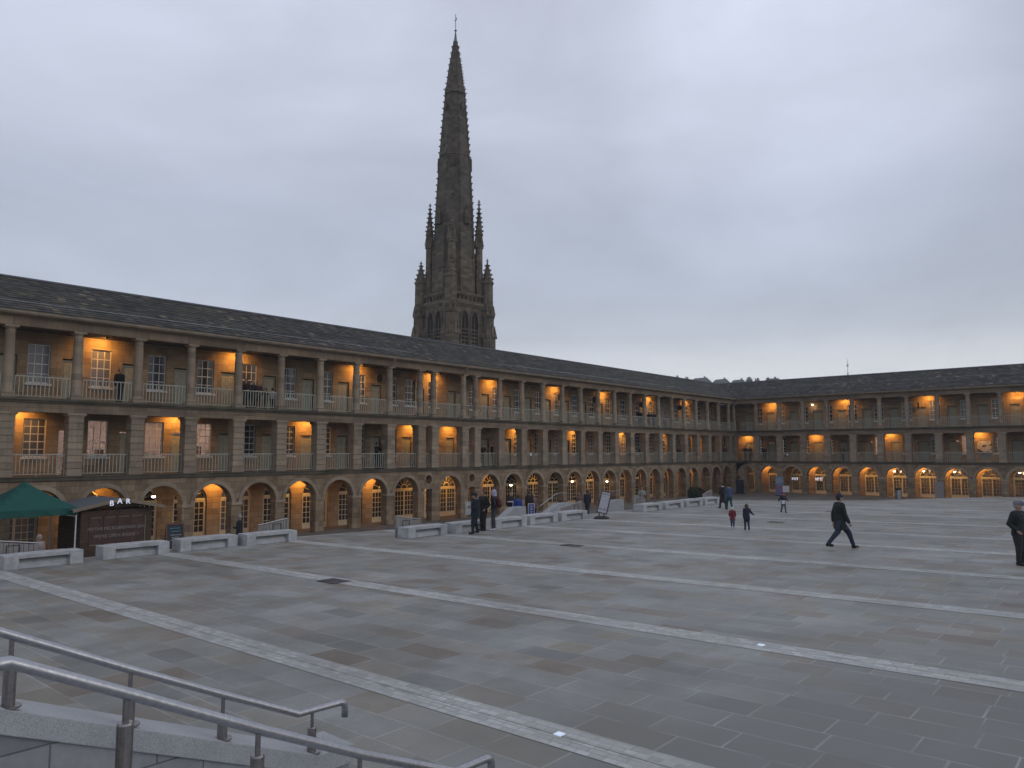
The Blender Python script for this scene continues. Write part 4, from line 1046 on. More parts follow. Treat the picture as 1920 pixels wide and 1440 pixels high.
for s_ in (-1, 1):
    y1 = s_ * (hy + ov + .01); mb.poly_extrude([(0, rz_(0) - .12), (y1, rz_(y1) - .12), (y1, rz_(y1) + .015), (0, rz_(0) + .015)], 'x', hx + .301, hx + .33)
mb.obj('bargeboard', M['woodl'], rf)
# closed shutter panel with painted wording
sh = MB()
for k in range(4):
    y0 = -hy + .3 + k * .55; sh.box(hx + .008, hx + .03, y0, y0 + .535, .86, 1.95)
SH = sh.obj('shutter', plain('shutter_boards', (.070, .038, .029), .7, var=.3, scale=4), HU)
mb = MB(); ya, yb = -hy + .26, -hy + .3 + 3 * .55 + .56
for k in range(4):
    y0 = -hy + .3 + k * .55; mb.box(hx + .03, hx + .05, y0 + .05, y0 + .45, 1.95, 1.98); mb.box(hx + .03, hx + .055, y0 + .03, y0 + .47, .83, .87)
mb.box(hx + .006, hx + .05, yb, yb + .035, .84, 1.97); mb.obj('shutter_trim', M['woodl'], HU)
chalk = plain('chalk_paint', (.27, .24, .24), .9)
for s_, z, sz in (('FESTIVE MICROBREWERS BAR', 1.50, .175), ("WE'RE OPEN INSIDE >", 1.19, .185)):
    me = text_mesh(s_, sz, .002); me.materials.clear(); me.materials.append(chalk)
    o = bpy.data.objects.new('lettering', me); COL.objects.link(o); o.parent = SH; o.rotation_euler = (PI / 2, 0, PI / 2); o.location = (hx + .034, -.02, z)
    o.dimensions
for i, (ch, y, dz, tl) in enumerate((('B', -.38, -.05, .0), ('A', -.06, .02, .0), ('R', .27, .0, .0))):
    me = text_mesh(ch, .31, .02); me.materials.clear(); me.materials.append(M['letter'])
    o = bpy.data.objects.new('sign_letter', me); COL.objects.link(o); o.parent = HU; o.rotation_euler = (PI / 2, tl, PI / 2); o.location = (hx + .37, y - .03, ah - .06 + dz)
    bk = text_mesh(ch, .40, .012); bk.materials.clear(); bk.materials.append(M['metal'])
# chalkboard A-board
def aboard(loc, rz, w_, h, frame, face, label, lean=.16):
    A = empty('a_board', loc, label, 'sign', rotz=rz)
    for s_ in (1, -1):
        P = MB(); t_ = .025
        P.box(-.012, .012, -w_ / 2 + .05, w_ / 2 - .05, .18, h - .05); fc = P.obj('board', face, A); fc.rotation_euler = (0, -s_ * lean, 0); fc.location = (s_ * math.sin(lean) * h, 0, 0)
        F = MB(); F.box(-.02, .02, -w_ / 2, -w_ / 2 + .05, 0, h); F.box(-.02, .02, w_ / 2 - .05, w_ / 2, 0, h); F.box(-.02, .02, -w_ / 2 + .05, w_ / 2 - .05, h - .05, h); F.box(-.02, .02, -w_ / 2 + .05, w_ / 2 - .05, .12, .18)
        f2 = F.obj('frame', frame, A); f2.rotation_euler = (0, -s_ * lean, 0); f2.location = (s_ * math.sin(lean) * h, 0, 0)
    return A
A1 = aboard((4.1, 15.35, LOW), R(-12), .78, 1.52, plain('orange_brown_frame', (.19, .075, .035), .6), plain('chalkboard', (.018, .028, .038), .6, var=.4), 'orange framed chalkboard A-board with blue chalk beside the bar hut')
ck = plain('blue_chalk', (.10, .28, .42), .9); cw = plain('white_chalk', (.35, .36, .36), .9)
for (z, wd, mt) in ((1.28, .42, ck), (1.14, .34, ck), (.98, .40, cw), (.88, .30, cw), (.76, .36, cw), (.64, .26, ck)):
    mb = MB(); rr = random.Random(int(z * 100)); y = -wd / 2
    while y < wd / 2: l_ = rr.uniform(.03, .09); mb.box(0, .003, y, y + l_, z, z + .035); y += l_ + .02
    o = mb.obj('chalk_mark', mt, A1); o.rotation_euler = (0, -.16, 0); o.location = (math.sin(.16) * 1.52 + .014, 0, 0)

# tilted pavement sign with a rubber base
p = at(1128, 972, z=-3.6); px_ = 14.6; p = Vector((px_, at(1128, 972, X=px_).y, pz(px_)))
PS = empty('pavement_sign', p, 'tilted poster sign with a dark frame on a round rubber base in the square', 'sign', rotz=R(-72))
base = MB().lathe(0, 0, [(.004, .42), (.05, .43), (.12, .34), (.15, .2)], 24); base.obj('base', M['black'], PS, smooth=False)
for s_ in (-1, 1): MB().tube([(.0, s_ * .14, .12), (-.03, s_ * .14, .30)], .03, 8).obj('spring', M['metal'], PS)
mb = MB(); w2, z0, z1 = .29, .0, 1.22
mb.box(-.03, .03, -w2, -w2 + .045, z0, z1); mb.box(-.03, .03, w2 - .045, w2, z0, z1); mb.box(-.03, .03, -w2 + .045, w2 - .045, z0, z0 + .045); mb.box(-.03, .03, -w2 + .045, w2 - .045, z1 - .045, z1)
f_ = mb.obj('frame', M['metal'], PS, loc=(-.03, 0, .28)); tl = (-.02, R(-4), 0); f_.rotation_euler = (R(-11), R(-12), 0)
t_ = MT('poster'); co = t_.coord(); ff = t_.noise(co, 7, 3); t_.link(t_.ramp(ff, [(.35, (.36, .33, .37)), (.5, (.46, .45, .49)), (.65, (.34, .38, .46))]), t_.b.inputs['Base Color']); t_.b.inputs['Roughness'].default_value = .35
po = MB().box(-.02, .02, -w2 + .046, w2 - .046, z0 + .046, z1 - .046).obj('poster', t_.m, f_)
mb = MB()
for z in (1.04, .22):
    mb.box(.0205, .023, -.22, -.02, z, z + .03); mb.box(.0205, .023, .06, .22, z, z + .03)
mb.box(.0205, .023, -.25, -.235, .3, 1.0); mb.obj('printed_line', M['metal'], po)
# blue strip sign
q = at(996, 944, X=8.6)
BSG = empty('blue_sign', (8.6, q.y, q.z - 1.25), 'narrow white framed blue sign with upright white lettering by the steps', 'sign', rotz=R(-40))
mb = MB(); mb.box(-.02, .02, -.20, -.17, 0, 1.25); mb.box(-.02, .02, .17, .20, 0, 1.25); mb.box(-.02, .02, -.17, .17, 1.21, 1.25); mb.box(-.02, .02, -.17, .17, .28, .32); mb.obj('frame', M['whitepl'], BSG)
pb = MB().box(-.012, .012, -.169, .169, .321, 1.209).obj('panel', plain('blue_sign_face', (.035, .05, .22), .5), BSG)
mb = MB()
for k in range(5): z = .40 + k * .16; mb.box(.0125, .016, -.07, .07, z, z + .02); mb.box(.0125, .016, -.07, -.05, z + .02, z + .1); mb.box(.0125, .016, .03 - .02 * (k % 2), .06, z + .02, z + .1)
mb.obj('lettering', M['whitepl'], pb)
# a small pale board behind the two standing people
q = at(878, 941, X=6.8)
o = empty('notice_board', (6.8, q.y, LOW), 'pale blank notice board on two legs beneath the round window, left of the standing pair', 'sign', rotz=R(-35))
zt = q.z - LOW; MB().box(-.02, .02, -.17, .17, zt - .75, zt).obj('panel', M['bench'], o)
for s_ in (-1, 1): MB().box(-.02, .02, -.02, .02, 0, zt - .75).obj('leg', M['steeld'], o, loc=(0, s_ * .14, 0))
# round cafe tables near the blue coated person
q = at(962, 940, X=6.5)
o = empty('cafe_table', (6.5, q.y, LOW), 'small white pedestal table left of the blue coated person', 'table')
zt = q.z - LOW; MB().lathe(0, 0, [(zt - .04, .36), (zt, .36)], 20).obj('table_top', M['whitepl'], o); MB().lathe(0, 0, [(0, .3), (.03, .3), (.05, .05), (zt - .04, .05)], 14).obj('pedestal', M['whitepl'], o)

def bin_(loc, r, h, body, band, label):
    o = empty('litter_bin', loc, label, 'bin')
    MB().lathe(0, 0, [(0, r * .92), (.04, r), (h * .82, r), (h * .82, r * .9)], 24).obj('body', body, o)
    MB().lathe(0, 0, [(h * .82, r * .75), (h * .92, r * .75)], 24).obj('opening', M['dark'], o)
    MB().lathe(0, 0, [(h * .92, r * 1.0), (h, r * .9), (h + .02, r * .5)], 24).obj('lid', band, o)
bin_((17.9, 80.6, LOW), .30, 1.05, M['steel'], M['metal'], 'round silver litter bin against an arcade pier of the far wing')
q = at(1388, 930, Y=79.0)
o = empty('information_totem', (q.x, 79.0, LOW), 'dark blue slab shaped totem near the inner corner of the galleries', 'totem')
MB().box(-.42, .42, -.12, .12, .12, 1.55).obj('slab', plain('dark_blue_panel', (.018, .028, .042), .45), o, bevel=.01); MB().box(-.5, .5, -.2, .2, 0, .12).obj('plinth', M['metal'], o)
q = at(1462, 920, Y=78.0)
o = empty('banner_stand', (q.x, 78.0, LOW), 'blue and white printed pull-up banner in front of the far arcade', 'banner')
tb = MT('printed_banner'); co = tb.coord(); sp = tb.add('ShaderNodeSeparateXYZ'); tb.link(co, sp.inputs[0]); ff = tb.noise(co, 3.2, 2)
tb.link(tb.ramp(tb.math('ADD', tb.math('MULTIPLY', sp.outputs[2], .3), tb.math('MULTIPLY', ff, .5)), [(.2, (.14, .18, .30)), (.42, (.17, .17, .34)), (.55, (.30, .12, .14)), (.62, (.10, .24, .36)), (.75, (.30, .33, .38)), (.9, (.10, .22, .36))]), tb.b.inputs['Base Color'])
MB().box(-.42, .42, -.01, .01, .08, 2.0).obj('banner', tb.m, o); MB().box(-.45, .45, -.09, .09, 0, .08).obj('base', M['metal'], o)
q = at(1474, 925, Y=76.5)
o = empty('notice_board', (q.x, 76.5, LOW), 'plain white board on legs behind the running child', 'sign')
MB().box(-.33, .33, -.02, .02, .5, 1.15).obj('panel', M['whitepl'], o)
for s_ in (-1, 1): MB().box(-.02, .02, -.02, .02, 0, .5).obj('leg', M['steeld'], o, loc=(s_ * .25, 0, 0))
q = at(1761, 915, Y=LY - 1.2)
o = empty('menu_board', (q.x, LY - 1.2, LOW), 'tall grey brown upright board standing before a pier of the far arcade', 'board')
MB().box(-.38, .38, -.03, .03, .05, 1.75).obj('panel', M['panelm'], o)
for s_ in (-1, 1): MB().box(-.04, .04, -.2, .2, 0, .05).obj('foot', M['metal'], o, loc=(s_ * .3, 0, 0))
# lit window signs of the far arcade
def lit_sign(px0, px1, py0, py1, label, seed):
    a, b = at(px0, py0, Y=LY + 1.9), at(px1, py1, Y=LY + 1.9); rr = random.Random(seed)
    o = empty('lit_sign', ((a.x + b.x) / 2, LY + 1.9, b.z), label, 'sign'); W_, H_ = b.x - a.x, a.z - b.z
    MB().box(-W_ / 2, W_ / 2, .0, .03, 0, H_).obj('backing', M['metal'], o)
    mb = MB(); x = -W_ / 2 + .04
    while x < W_ / 2 - .12:
        l_ = rr.uniform(.07, .14)
        mb.box(x, x + .035, -.012, -.001, .08, H_ - .08); mb.box(x + .035, x + l_, -.012, -.001, H_ * rr.choice((.2, .5, .75)), H_ * .5 + .08 * rr.random() + .1); x += l_ + .05
    mb.obj('glowing_stroke', M['letter'], o)
    mb = MB(); 
    for sx in (-1, 1): mb.tube([(sx * W_ * .4, .015, H_), (sx * W_ * .4, .015, -1.31 - b.z)], .008, 4)
    mb.obj('hanger', M['metal'], o)
lit_sign(1484, 1498, 893, 902, 'glowing lilac white sign hung in the second lit arch from the corner', 1)
lit_sign(1528, 1545, 893, 903, 'glowing white sign hung in the third lit arch from the corner', 2)
# hanging signs and speakers in the upper galleries
def hanging_sign(p, rz, label):
    o = empty('hanging_sign', p, label, 'sign', 'dark oval signs hung in the upper galleries', rotz=rz)
    mb = MB(); mb.tube([(0, .0, .45), (0, -.55, .45)], .015, 5); mb.tube([(0, -.5, .45), (0, -.5, .3)], .01, 5); mb.obj('bracket', M['metal'], o)
    mb = MB(); n = 18; mb.poly_extrude([(-.5 + .26 * math.cos(2 * PI * k / n), .02 + .30 * math.sin(2 * PI * k / n)) for k in range(n)], 'x', -.02, .02); mb.obj('plate', M['metal'], o)
for i, (x, y) in enumerate(((712, 710), (1050, 745), (1115, 750), (1203, 759), (1275, 765))):
    q = at(x, y, X=-1.6); hanging_sign((-WD, q.y, q.z), PI / 2, ['dark oval hanging sign on the upper gallery wall, left of the twin columns', 'dark oval hanging sign right of the twin columns in the upper gallery', 'dark oval hanging sign third from the left in the upper gallery', 'dark oval hanging sign above the group of heads at the upper rail', 'dark oval hanging sign nearest the corner in the left upper gallery'][i])
q = at(1722, 760, Y=LY + 1.7); hanging_sign((q.x, LY + WD, q.z), 0, 'dark figure shaped hanging sign over a lit door of the far upper gallery')
# framed picture on the far lower gallery wall
q = at(1846, 840, Y=LY + WD)
o = empty('wall_picture', (q.x, LY + WD - .03, q.z - .5), 'large pale abstract picture on the lit wall of the far lower gallery', 'picture')
tp = MT('abstract_print'); tp.link(tp.ramp(tp.noise(tp.coord(), 2.1, 2), [(.40, (.05, .045, .04)), (.47, (.45, .43, .40)), (.6, (.52, .50, .46)), (.66, (.07, .06, .055))]), tp.b.inputs['Base Color'])
MB().box(-.6, .6, -.015, .02, 0, 1.15).obj('print', tp.m, o)
# strings of lights on the piers
def lights(p, h, label, n=6):
    o = empty('string_lights', p, label, 'string lights', 'strings of fairy lights on the far lower gallery')
    MB().tube([(.012 * math.sin(k), 0, -h * k / 8) for k in range(9)], .006, 4).obj('wire', M['metal'], o)
    mb = MB()
    for k in range(n): mb.ball((.03 * math.sin(k * 2.3), -.03, -h * (k + .5) / n), .018, 6, 4)
    mb.obj('bulb', M['fairy'], o)
for i, x in enumerate((1427, 1469, 1514, 1560, 1643)):
    q = at(x, 824, Y=LY - .02); z = min(q.z, 1.7); lights((q.x, LY + .30 if False else LY - .06, z), 1.55, 'string of small white lights beside the %s pier from the corner, far lower gallery' % ('first', 'second', 'third', 'fourth', 'sixth')[i])
# notices tied to the lower rails
for i, (x, y) in enumerate(((999, 852), (1475, 852))):
    if i == 0: q = at(x, y, X=0); p = (.01 - .22, q.y, q.z - .12); rz = PI / 2
    else: q = at(x, y, Y=LY); p = (q.x, LY + .22, q.z - .12); rz = 0
    tag(MB().box(-.11, .11, -.008, .0, 0, .2).obj('rail_notice', M['whitepl'], loc=p, rotz=rz), ('small white notice tied to the lower rail of the left wing', 'small white notice tied to the lower rail of the far wing')[i], 'notice')

# manhole covers and ground lights
for i, (x, y, s_) in enumerate(((626, 1090, 1.0), (1073, 1023, 1.0), (1565, 960, 1.1), (1455, 979, .9))):
    v = CW + (x - 960) / CF * CR + (720 - y) / CF * CU; t_ = (-3.9 + .02 * CP.x) / (v.z - .02 * v.x); q = CP + v * t_
    o = empty('drain_cover', (q.x, q.y, pz(q.x) + .011), ['dark square drain cover in the second pale paving band, nearest', 'dark drain cover in the paving band left of centre of the square', 'dark drain cover in the square behind the walking man', 'dark drain cover in the square near the two small children'][i], 'drain cover')
    mb = MB(); mb.quad((-.42 * s_, -.3, 0), (.42 * s_, -.3, 0), (.42 * s_, .3, 0), (-.42 * s_, .3, 0)); mb.obj('cover', M['metal'], o, fix=False).rotation_euler = (0, -.02, 0)
    mb = MB()
    for k in range(6): y0 = -.24 + k * .088; mb.box(-.38 * s_, .38 * s_, y0, y0 + .03, .0, .012)
    mb.obj('grating', M['steeld'], o)
for i, (x, y) in enumerate(((1049, 1379), (1427, 1211))):
    v = CW + (x - 960) / CF * CR + (720 - y) / CF * CU; t_ = (-3.9 + .02 * CP.x) / (v.z - .02 * v.x); q = CP + v * t_
    tag(MB().box(-.05, .05, -.05, .05, 0, .012).obj('ground_light', M['marker'], loc=(q.x, q.y, pz(q.x) + .010)), ['small glowing square light set in the nearest paving band', 'small glowing square light set in the second paving band'][i], 'light')

# ------------------------------------------------------------------ shrubs in planters below the far end of the benches
def shrub(p, r, h, mat, label, seed):
    o = empty('shrub', p, label, 'shrub', 'shrubs by the arcade'); rr = random.Random(seed)
    MB().lathe(0, 0, [(0, r * .5), (.35, r * .62), (.36, r * .5)], 16).obj('planter', M['terra'], o)
    MB().tube([(0, 0, .3), (0, 0, h * .6)], .04, 6).obj('stem', M['bark'], o)
    mb = MB()
    for k in range(900):
        a = rr.uniform(0, 2 * PI); zz = rr.uniform(-1, 1); q = rr.uniform(.2, 1) ** .4; s_ = math.sqrt(max(0, 1 - zz * zz)); rad = r * (1 + .15 * math.sin(3 * a + seed))
        c = Vector((rad * q * s_ * math.cos(a), rad * q * s_ * math.sin(a), .3 + (h - .3) / 2 * (1 + zz * q)))
        d = Vector((rr.gauss(0, 1), rr.gauss(0, 1), rr.gauss(.3, 1))).normalized() * .085; e_ = d.cross(Vector((rr.gauss(0, 1), rr.gauss(0, 1), rr.gauss(0, 1)))).normalized() * .045
        mb.quad(tuple(c - d), tuple(c + e_), tuple(c + d), tuple(c - e_))
    mb.obj('foliage', mat, o, fix=False)
q = at(1300, 930, X=5.5); shrub((5.5, q.y, LOW), .55, 1.55, M['foliage'], 'dark green shrub in a planter behind the farthest bench row', 1)
q = at(1310, 930, X=5.6); shrub((5.6, q.y, LOW), .6, 1.40, plain('brown_leaves', (.045, .028, .02), .85, var=.4, scale=10), 'brown leaved shrub beside the dark green one behind the farthest benches', 2)

# ------------------------------------------------------------------ people
SKIN = plain('skin', (.36, .21, .155), .6, var=.06); HAIRS = {'dark': plain('dark_hair', (.022, .016, .013), .7), 'grey': plain('grey_hair', (.28, .27, .26), .7), 'brown': plain('brown_hair', (.06, .038, .025), .7), 'fair': plain('fair_hair', (.25, .18, .11), .7)}
EYE = plain('eye', (.03, .025, .02), .3)
CL = {}
def cloth(c):
    if c not in CL: CL[c] = plain('cloth_%d' % (len(CL) + 1), c, .85, var=.22, scale=7, bump=.9)
    return CL[c]
def solid_mesh(mb, name, mats, voxel, smooth=True):
    me = mb.mesh(name, mats); o = bpy.data.objects.new('tmp', me); COL.objects.link(o)
    md = o.modifiers.new('r', 'REMESH'); md.mode = 'VOXEL'; md.voxel_size = voxel; md.use_smooth_shade = True
    sm = o.modifiers.new('s', 'SMOOTH'); sm.iterations = 3; sm.factor = .5
    dg = bpy.context.evaluated_depsgraph_get(); dg.update()
    m2 = bpy.data.meshes.new_from_object(o.evaluated_get(dg)); bpy.data.objects.remove(o); bpy.data.meshes.remove(me)
    m2.name = name; m2.materials.clear()
    for m in (mats if isinstance(mats, list) else [mats]): m2.materials.append(m)
    m2.polygons.foreach_set('use_smooth', [True] * len(m2.polygons)); return m2

def person(x, y, z, h=1.74, head=0, label='', top=(.02, .02, .025), legs=(.02, .022, .03), hem=.46, shoes=(.02, .02, .02), hair='dark', hat=None, hatc=(.03, .03, .03), hood=None, stride=0., arms='down', pack=None, flare=1.0, fine=False, scarf=None, bulk=1.0, sleeve=None, turn=0, skirt=False, lean=0., group=None, coatlen=None):
    """facing +x; head = heading in degrees; lengths are fractions of the height"""
    P = empty('person', (x, y, z), label, 'person', group, R(head)); vx = .011 if fine else .016
    if h < 1.3: vx *= .75
    k = h
    hip, sh_, nk = .515 * k, .815 * k, .855 * k; kid = h < 1.3; hs = 1.22 if kid else 1.0
    hc = (.0 + .012 * k, 0, (.932 - (.02 if kid else 0)) * k)
    sw = .108 * k * (.92 if kid else 1)
    def leg(s):
        f_ = stride * (1 if s > 0 else -1)
        hipp = Vector((0, s * .048 * k, hip)); foot = Vector((f_ * .27 * k, s * .050 * k, .048 * k + (max(0, -f_) * .05 * k)))
        kn = (hipp + foot) / 2 + Vector((.035 * k * (.5 + abs(f_)), 0, .012 * k * 0)); return hipp, kn, foot
    def arm(s):
        shp = Vector((0, s * sw, sh_ - .012 * k))
        if arms == 'down' or (arms == 'wave' and s > 0): el = shp + Vector((-.012 * k - .045 * k * stride * s, s * .016 * k, -.178 * k)); ha = el + Vector((.035 * k - .045 * k * stride * s, -s * .006 * k, -.15 * k))
        elif arms == 'pockets': el = shp + Vector((-.05 * k, s * .05 * k, -.165 * k)); ha = el + Vector((.10 * k, -s * .03 * k, -.10 * k))
        elif arms == 'front': el = shp + Vector((.02 * k, s * .04 * k, -.17 * k)); ha = el + Vector((.12 * k, -s * .05 * k, .02 * k))
        elif arms == 'rail': el = shp + Vector((.06 * k, s * .06 * k, -.14 * k)); ha = el + Vector((.12 * k, -s * .02 * k, -.03 * k))
        elif arms == 'out': el = shp + Vector((-.02 * k, s * .09 * k, -.14 * k)); ha = el + Vector((.02 * k, s * .09 * k, -.10 * k))
        elif arms == 'wide' and s > 0: el = shp + Vector((-.012 * k, s * .02 * k, -.178 * k)); ha = el + Vector((.035 * k, 0, -.15 * k))
        else: el = shp + Vector((.02 * k, s * .08 * k, -.14 * k)); ha = el + Vector((.05 * k, s * .10 * k, -.07 * k))
        return shp, el, ha
    # ---- body
    b = MB()
    b.tube([(0, 0, hip - .01 * k), (0, 0, hip + .06 * k), (0, 0, .62 * k), (.004 * k, 0, .72 * k), (0, 0, .79 * k), (0, 0, sh_ + .015 * k)], [(.06 * k, .088 * k), (.058 * k, .085 * k), (.050 * k, .074 * k), (.060 * k, .090 * k), (.052 * k, .096 * k), (.035 * k, .060 * k)][:6] if False else [(.06 * k, .088 * k)] * 1 + [(.058 * k, .085 * k), (.050 * k, .074 * k), (.060 * k, .090 * k), (.052 * k, .094 * k), (.035 * k, .055 * k)], 14)
    b.tube([(-.004 * k, 0, sh_ - .01 * k), (.004 * k, 0, nk), (.010 * k, 0, nk + .025 * k)], [.036 * k, .031 * k, .031 * k], 12)
    b.ball(hc, (.056 * k * hs, .046 * k * hs, .068 * k * hs), 16, 12)
    b.ball((hc[0] + .022 * k * hs, 0, hc[2] - .032 * k * hs), (.034 * k * hs, .034 * k * hs, .034 * k * hs), 12, 8)
    b.ball((hc[0] + .058 * k * hs, 0, hc[2] - .012 * k * hs), (.012 * k, .008 * k, .014 * k), 8, 6)
    b.ball((hc[0] + .052 * k * hs, 0, hc[2] - .038 * k * hs), (.008 * k, .016 * k, .005 * k), 8, 5)
    for s in (-1, 1):
        b.ball((hc[0] - .004 * k, s * .047 * k * hs, hc[2] - .006 * k), (.012 * k, .006 * k, .018 * k), 8, 6)
        a_, b_, c_ = leg(s); b.tube([a_, (a_ + b_) / 2, b_, (b_ * .6 + c_ * .4), c_], [.052 * k, .046 * k, .031 * k, .031 * k, .021 * k], 12)
        b.tube([c_ + Vector((-.02 * k, 0, -.02 * k)), c_ + Vector((.05 * k, 0, -.03 * k)), c_ + Vector((.09 * k, 0, -.036 * k))], [.02 * k, .02 * k, .014 * k], 10)
        a_, b_, c_ = arm(s); b.ball(tuple(a_), .032 * k, 10, 7); b.tube([a_, b_, c_], [.029 * k, .024 * k, .0155 * k], 12)
        d = (c_ - b_).normalized(); b.tube([c_, c_ + d * .028 * k, c_ + d * .05 * k], [(.013 * k, .018 * k), (.011 * k, .024 * k), (.010 * k, .023 * k)], 10)
    body = solid_mesh(b, 'person_body', [SKIN, EYE], vx)
    # fingers, thumbs and eyes are welded into the same mesh
    g = MB()
    for s in (-1, 1):
        a_, b_, c_ = arm(s); d = (c_ - b_).normalized(); pc = c_ + d * .048 * k; side = Vector((1, 0, 0)); side = (side - d * side.dot(d)).normalized(); inn = Vector((0, -s, 0)); inn = (inn - d * inn.dot(d)).normalized()
        for i, (off, ln) in enumerate(((.016, .036), (.0055, .041), (-.0055, .039), (-.016, .030))):
            p0 = pc + side * off * k - d * .008 * k; g.tube([p0, p0 + d * ln * .5 * k + inn * .004 * k, p0 + d * ln * .8 * k + inn * .013 * k, p0 + d * ln * .88 * k + inn * .022 * k], [.0055 * k, .0052 * k, .0047 * k, .004 * k], 6)
        p0 = c_ + d * .014 * k + side * .014 * k; g.tube([p0, p0 + side * .014 * k + d * .014 * k + inn * .008 * k, p0 + side * .014 * k + d * .032 * k + inn * .015 * k], [.0065 * k, .006 * k, .005 * k], 6)
    g.cur = 1
    for s in (-1, 1): g.ball((hc[0] + .0505 * k * hs, s * .019 * k * hs, hc[2] + .003 * k), (.006 * k, .007 * k, .0045 * k), 8, 5)
    bm = bmesh.new(); bm.from_mesh(body); bm.from_mesh(g.mesh('g', [SKIN, EYE], True)); bm.to_mesh(body); bm.free()
    link('body', body, P)
    # ---- clothes
    def part(name, mb, c, v=None): return link(name, solid_mesh(mb, name, cloth(c), v or vx), P)
    tr = MB()
    tr.tube([(0, 0, hip - .035 * k), (0, 0, hip + .09 * k)], [(.062 * k, .09 * k), (.062 * k, .088 * k)], 14)
    for s in (-1, 1):
        a_, b_, c_ = leg(s); e_ = c_ + (b_ - c_).normalized() * .012 * k
        tr.tube([a_, (a_ + b_) / 2, b_, (b_ * .5 + e_ * .5), e_], [.062 * k * bulk, .055 * k * bulk, .043 * k * bulk, .040 * k, .036 * k], 12)
    part('trousers', tr, legs)
    for s in (-1, 1):
        so = MB(); a_, b_, c_ = leg(s); bz = c_.z - .048 * k
        so.tube([(c_.x - .032 * k, c_.y, bz + .026 * k), (c_.x + .01 * k, c_.y, bz + .028 * k), (c_.x + .06 * k, c_.y + s * .004 * k, bz + .021 * k), (c_.x + .098 * k, c_.y + s * .006 * k, bz + .017 * k)], [(.024 * k, .026 * k)] * 2 + [(.020 * k, .029 * k), (.015 * k, .022 * k)], 12)
        so.tube([(c_.x, c_.y, bz + .02 * k), (c_.x + .0, c_.y, c_.z + .014 * k)], .030 * k, 10)
        o = link('shoe', so.mesh('shoe', cloth(shoes), True), P)
        if stride and s < 0: pass
    co = MB(); hz_ = (coatlen if coatlen is not None else hem) * k; bw = bulk
    co.tube([(0, 0, hz_), (0, 0, max(hz_ + .02 * k, .50 * k)), (0, 0, .62 * k), (.004 * k, 0, .72 * k), (-.002 * k, 0, .785 * k), (-.002 * k, 0, sh_ + .012 * k), (0, 0, nk - .005 * k)],
            [(.080 * k * bw * flare, .108 * k * bw * flare), (.076 * k * bw, .103 * k * bw), (.068 * k * bw, .094 * k * bw), (.076 * k * bw, .105 * k * bw), (.066 * k * bw, .112 * k * bw), (.050 * k, .078 * k), (.040 * k, .042 * k)], 18)
    for s in (-1, 1):
        a_, b_, c_ = arm(s); d = (c_ - b_).normalized(); co.ball(tuple(a_ + Vector((0, -s * .008 * k, -.004 * k))), .043 * k * bw, 10, 7); co.tube([a_, b_, c_ - d * .004 * k], [.041 * k * bw, .036 * k * bw, .027 * k * bw], 12)
    part('coat' if hem < .5 else 'jacket', co, top)
    # head wear
    r1, r2, r3 = .060 * k * hs, .051 * k * hs, .071 * k * hs
    hr = MB(); hr.ball((hc[0] - .010 * k, 0, hc[2] + .008 * k), (r1 * .98, r2 * 1.04, r3 * .99), 16, 10)
    if hood:
        hd = MB(); hd.ball((hc[0] - .013 * k, 0, hc[2] + .004 * k), (r1 * 1.16, r2 * 1.25, r3 * 1.14), 16, 10); hd.tube([(-.02 * k, 0, nk - .01 * k), (-.012 * k, 0, hc[2] - .02 * k)], [(.056 * k, .06 * k), (.056 * k, .056 * k)], 12)
        part('hood', hd, hood, vx)
    else:
        if hair in HAIRS and hat != 'beanie':
            mh = solid_mesh(hr, 'hair', HAIRS[hair], vx * .8); link('hair', mh, P)
    if hat == 'beanie':
        bn = MB(); bn.ball((hc[0] - .006 * k, 0, hc[2] + .026 * k), (r1 * 1.03, r2 * 1.12, r3 * .82), 16, 10); bn.tube([(hc[0] - .006 * k, 0, hc[2] + .012 * k), (hc[0] - .006 * k, 0, hc[2] + .036 * k)], [(r1 * 1.07, r2 * 1.15)] * 2, 18)
        part('hat', bn, hatc, vx * .8); hb = MB(); hb.ball((hc[0] - .018 * k, 0, hc[2] - .006 * k), (r1 * .86, r2 * .96, r3 * .72), 12, 8); link('hair', solid_mesh(hb, 'hair', HAIRS[hair], vx * .8), P)
    if hat == 'cap':
        cp = MB(); cp.ball((hc[0] - .006 * k, 0, hc[2] + .028 * k), (r1 * 1.04, r2 * 1.12, r3 * .72), 16, 10); cp.tube([(hc[0] + .03 * k, 0, hc[2] + .036 * k), (hc[0] + .095 * k, 0, hc[2] + .026 * k)], [(.008 * k, .045 * k), (.006 * k, .032 * k)], 12)
        part('hat', cp, hatc, vx * .8)
    if hat == 'bobble':
        bn = MB(); bn.ball((hc[0] - .004 * k, 0, hc[2] + .022 * k), (r1 * 1.06, r2 * 1.18, r3 * .86), 16, 10); bn.ball((hc[0] - .004 * k, 0, hc[2] + .092 * k), .022 * k, 8, 6); part('hat', bn, hatc, vx * .8)
    if scarf:
        sc_ = MB(); sc_.tube([(0, 0, nk - .03 * k), (0, 0, nk + .005 * k)], [(.058 * k, .066 * k), (.050 * k, .055 * k)], 14); sc_.ball((.045 * k, 0, nk - .03 * k), (.03 * k, .04 * k, .04 * k), 8, 6); part('scarf', sc_, scarf)
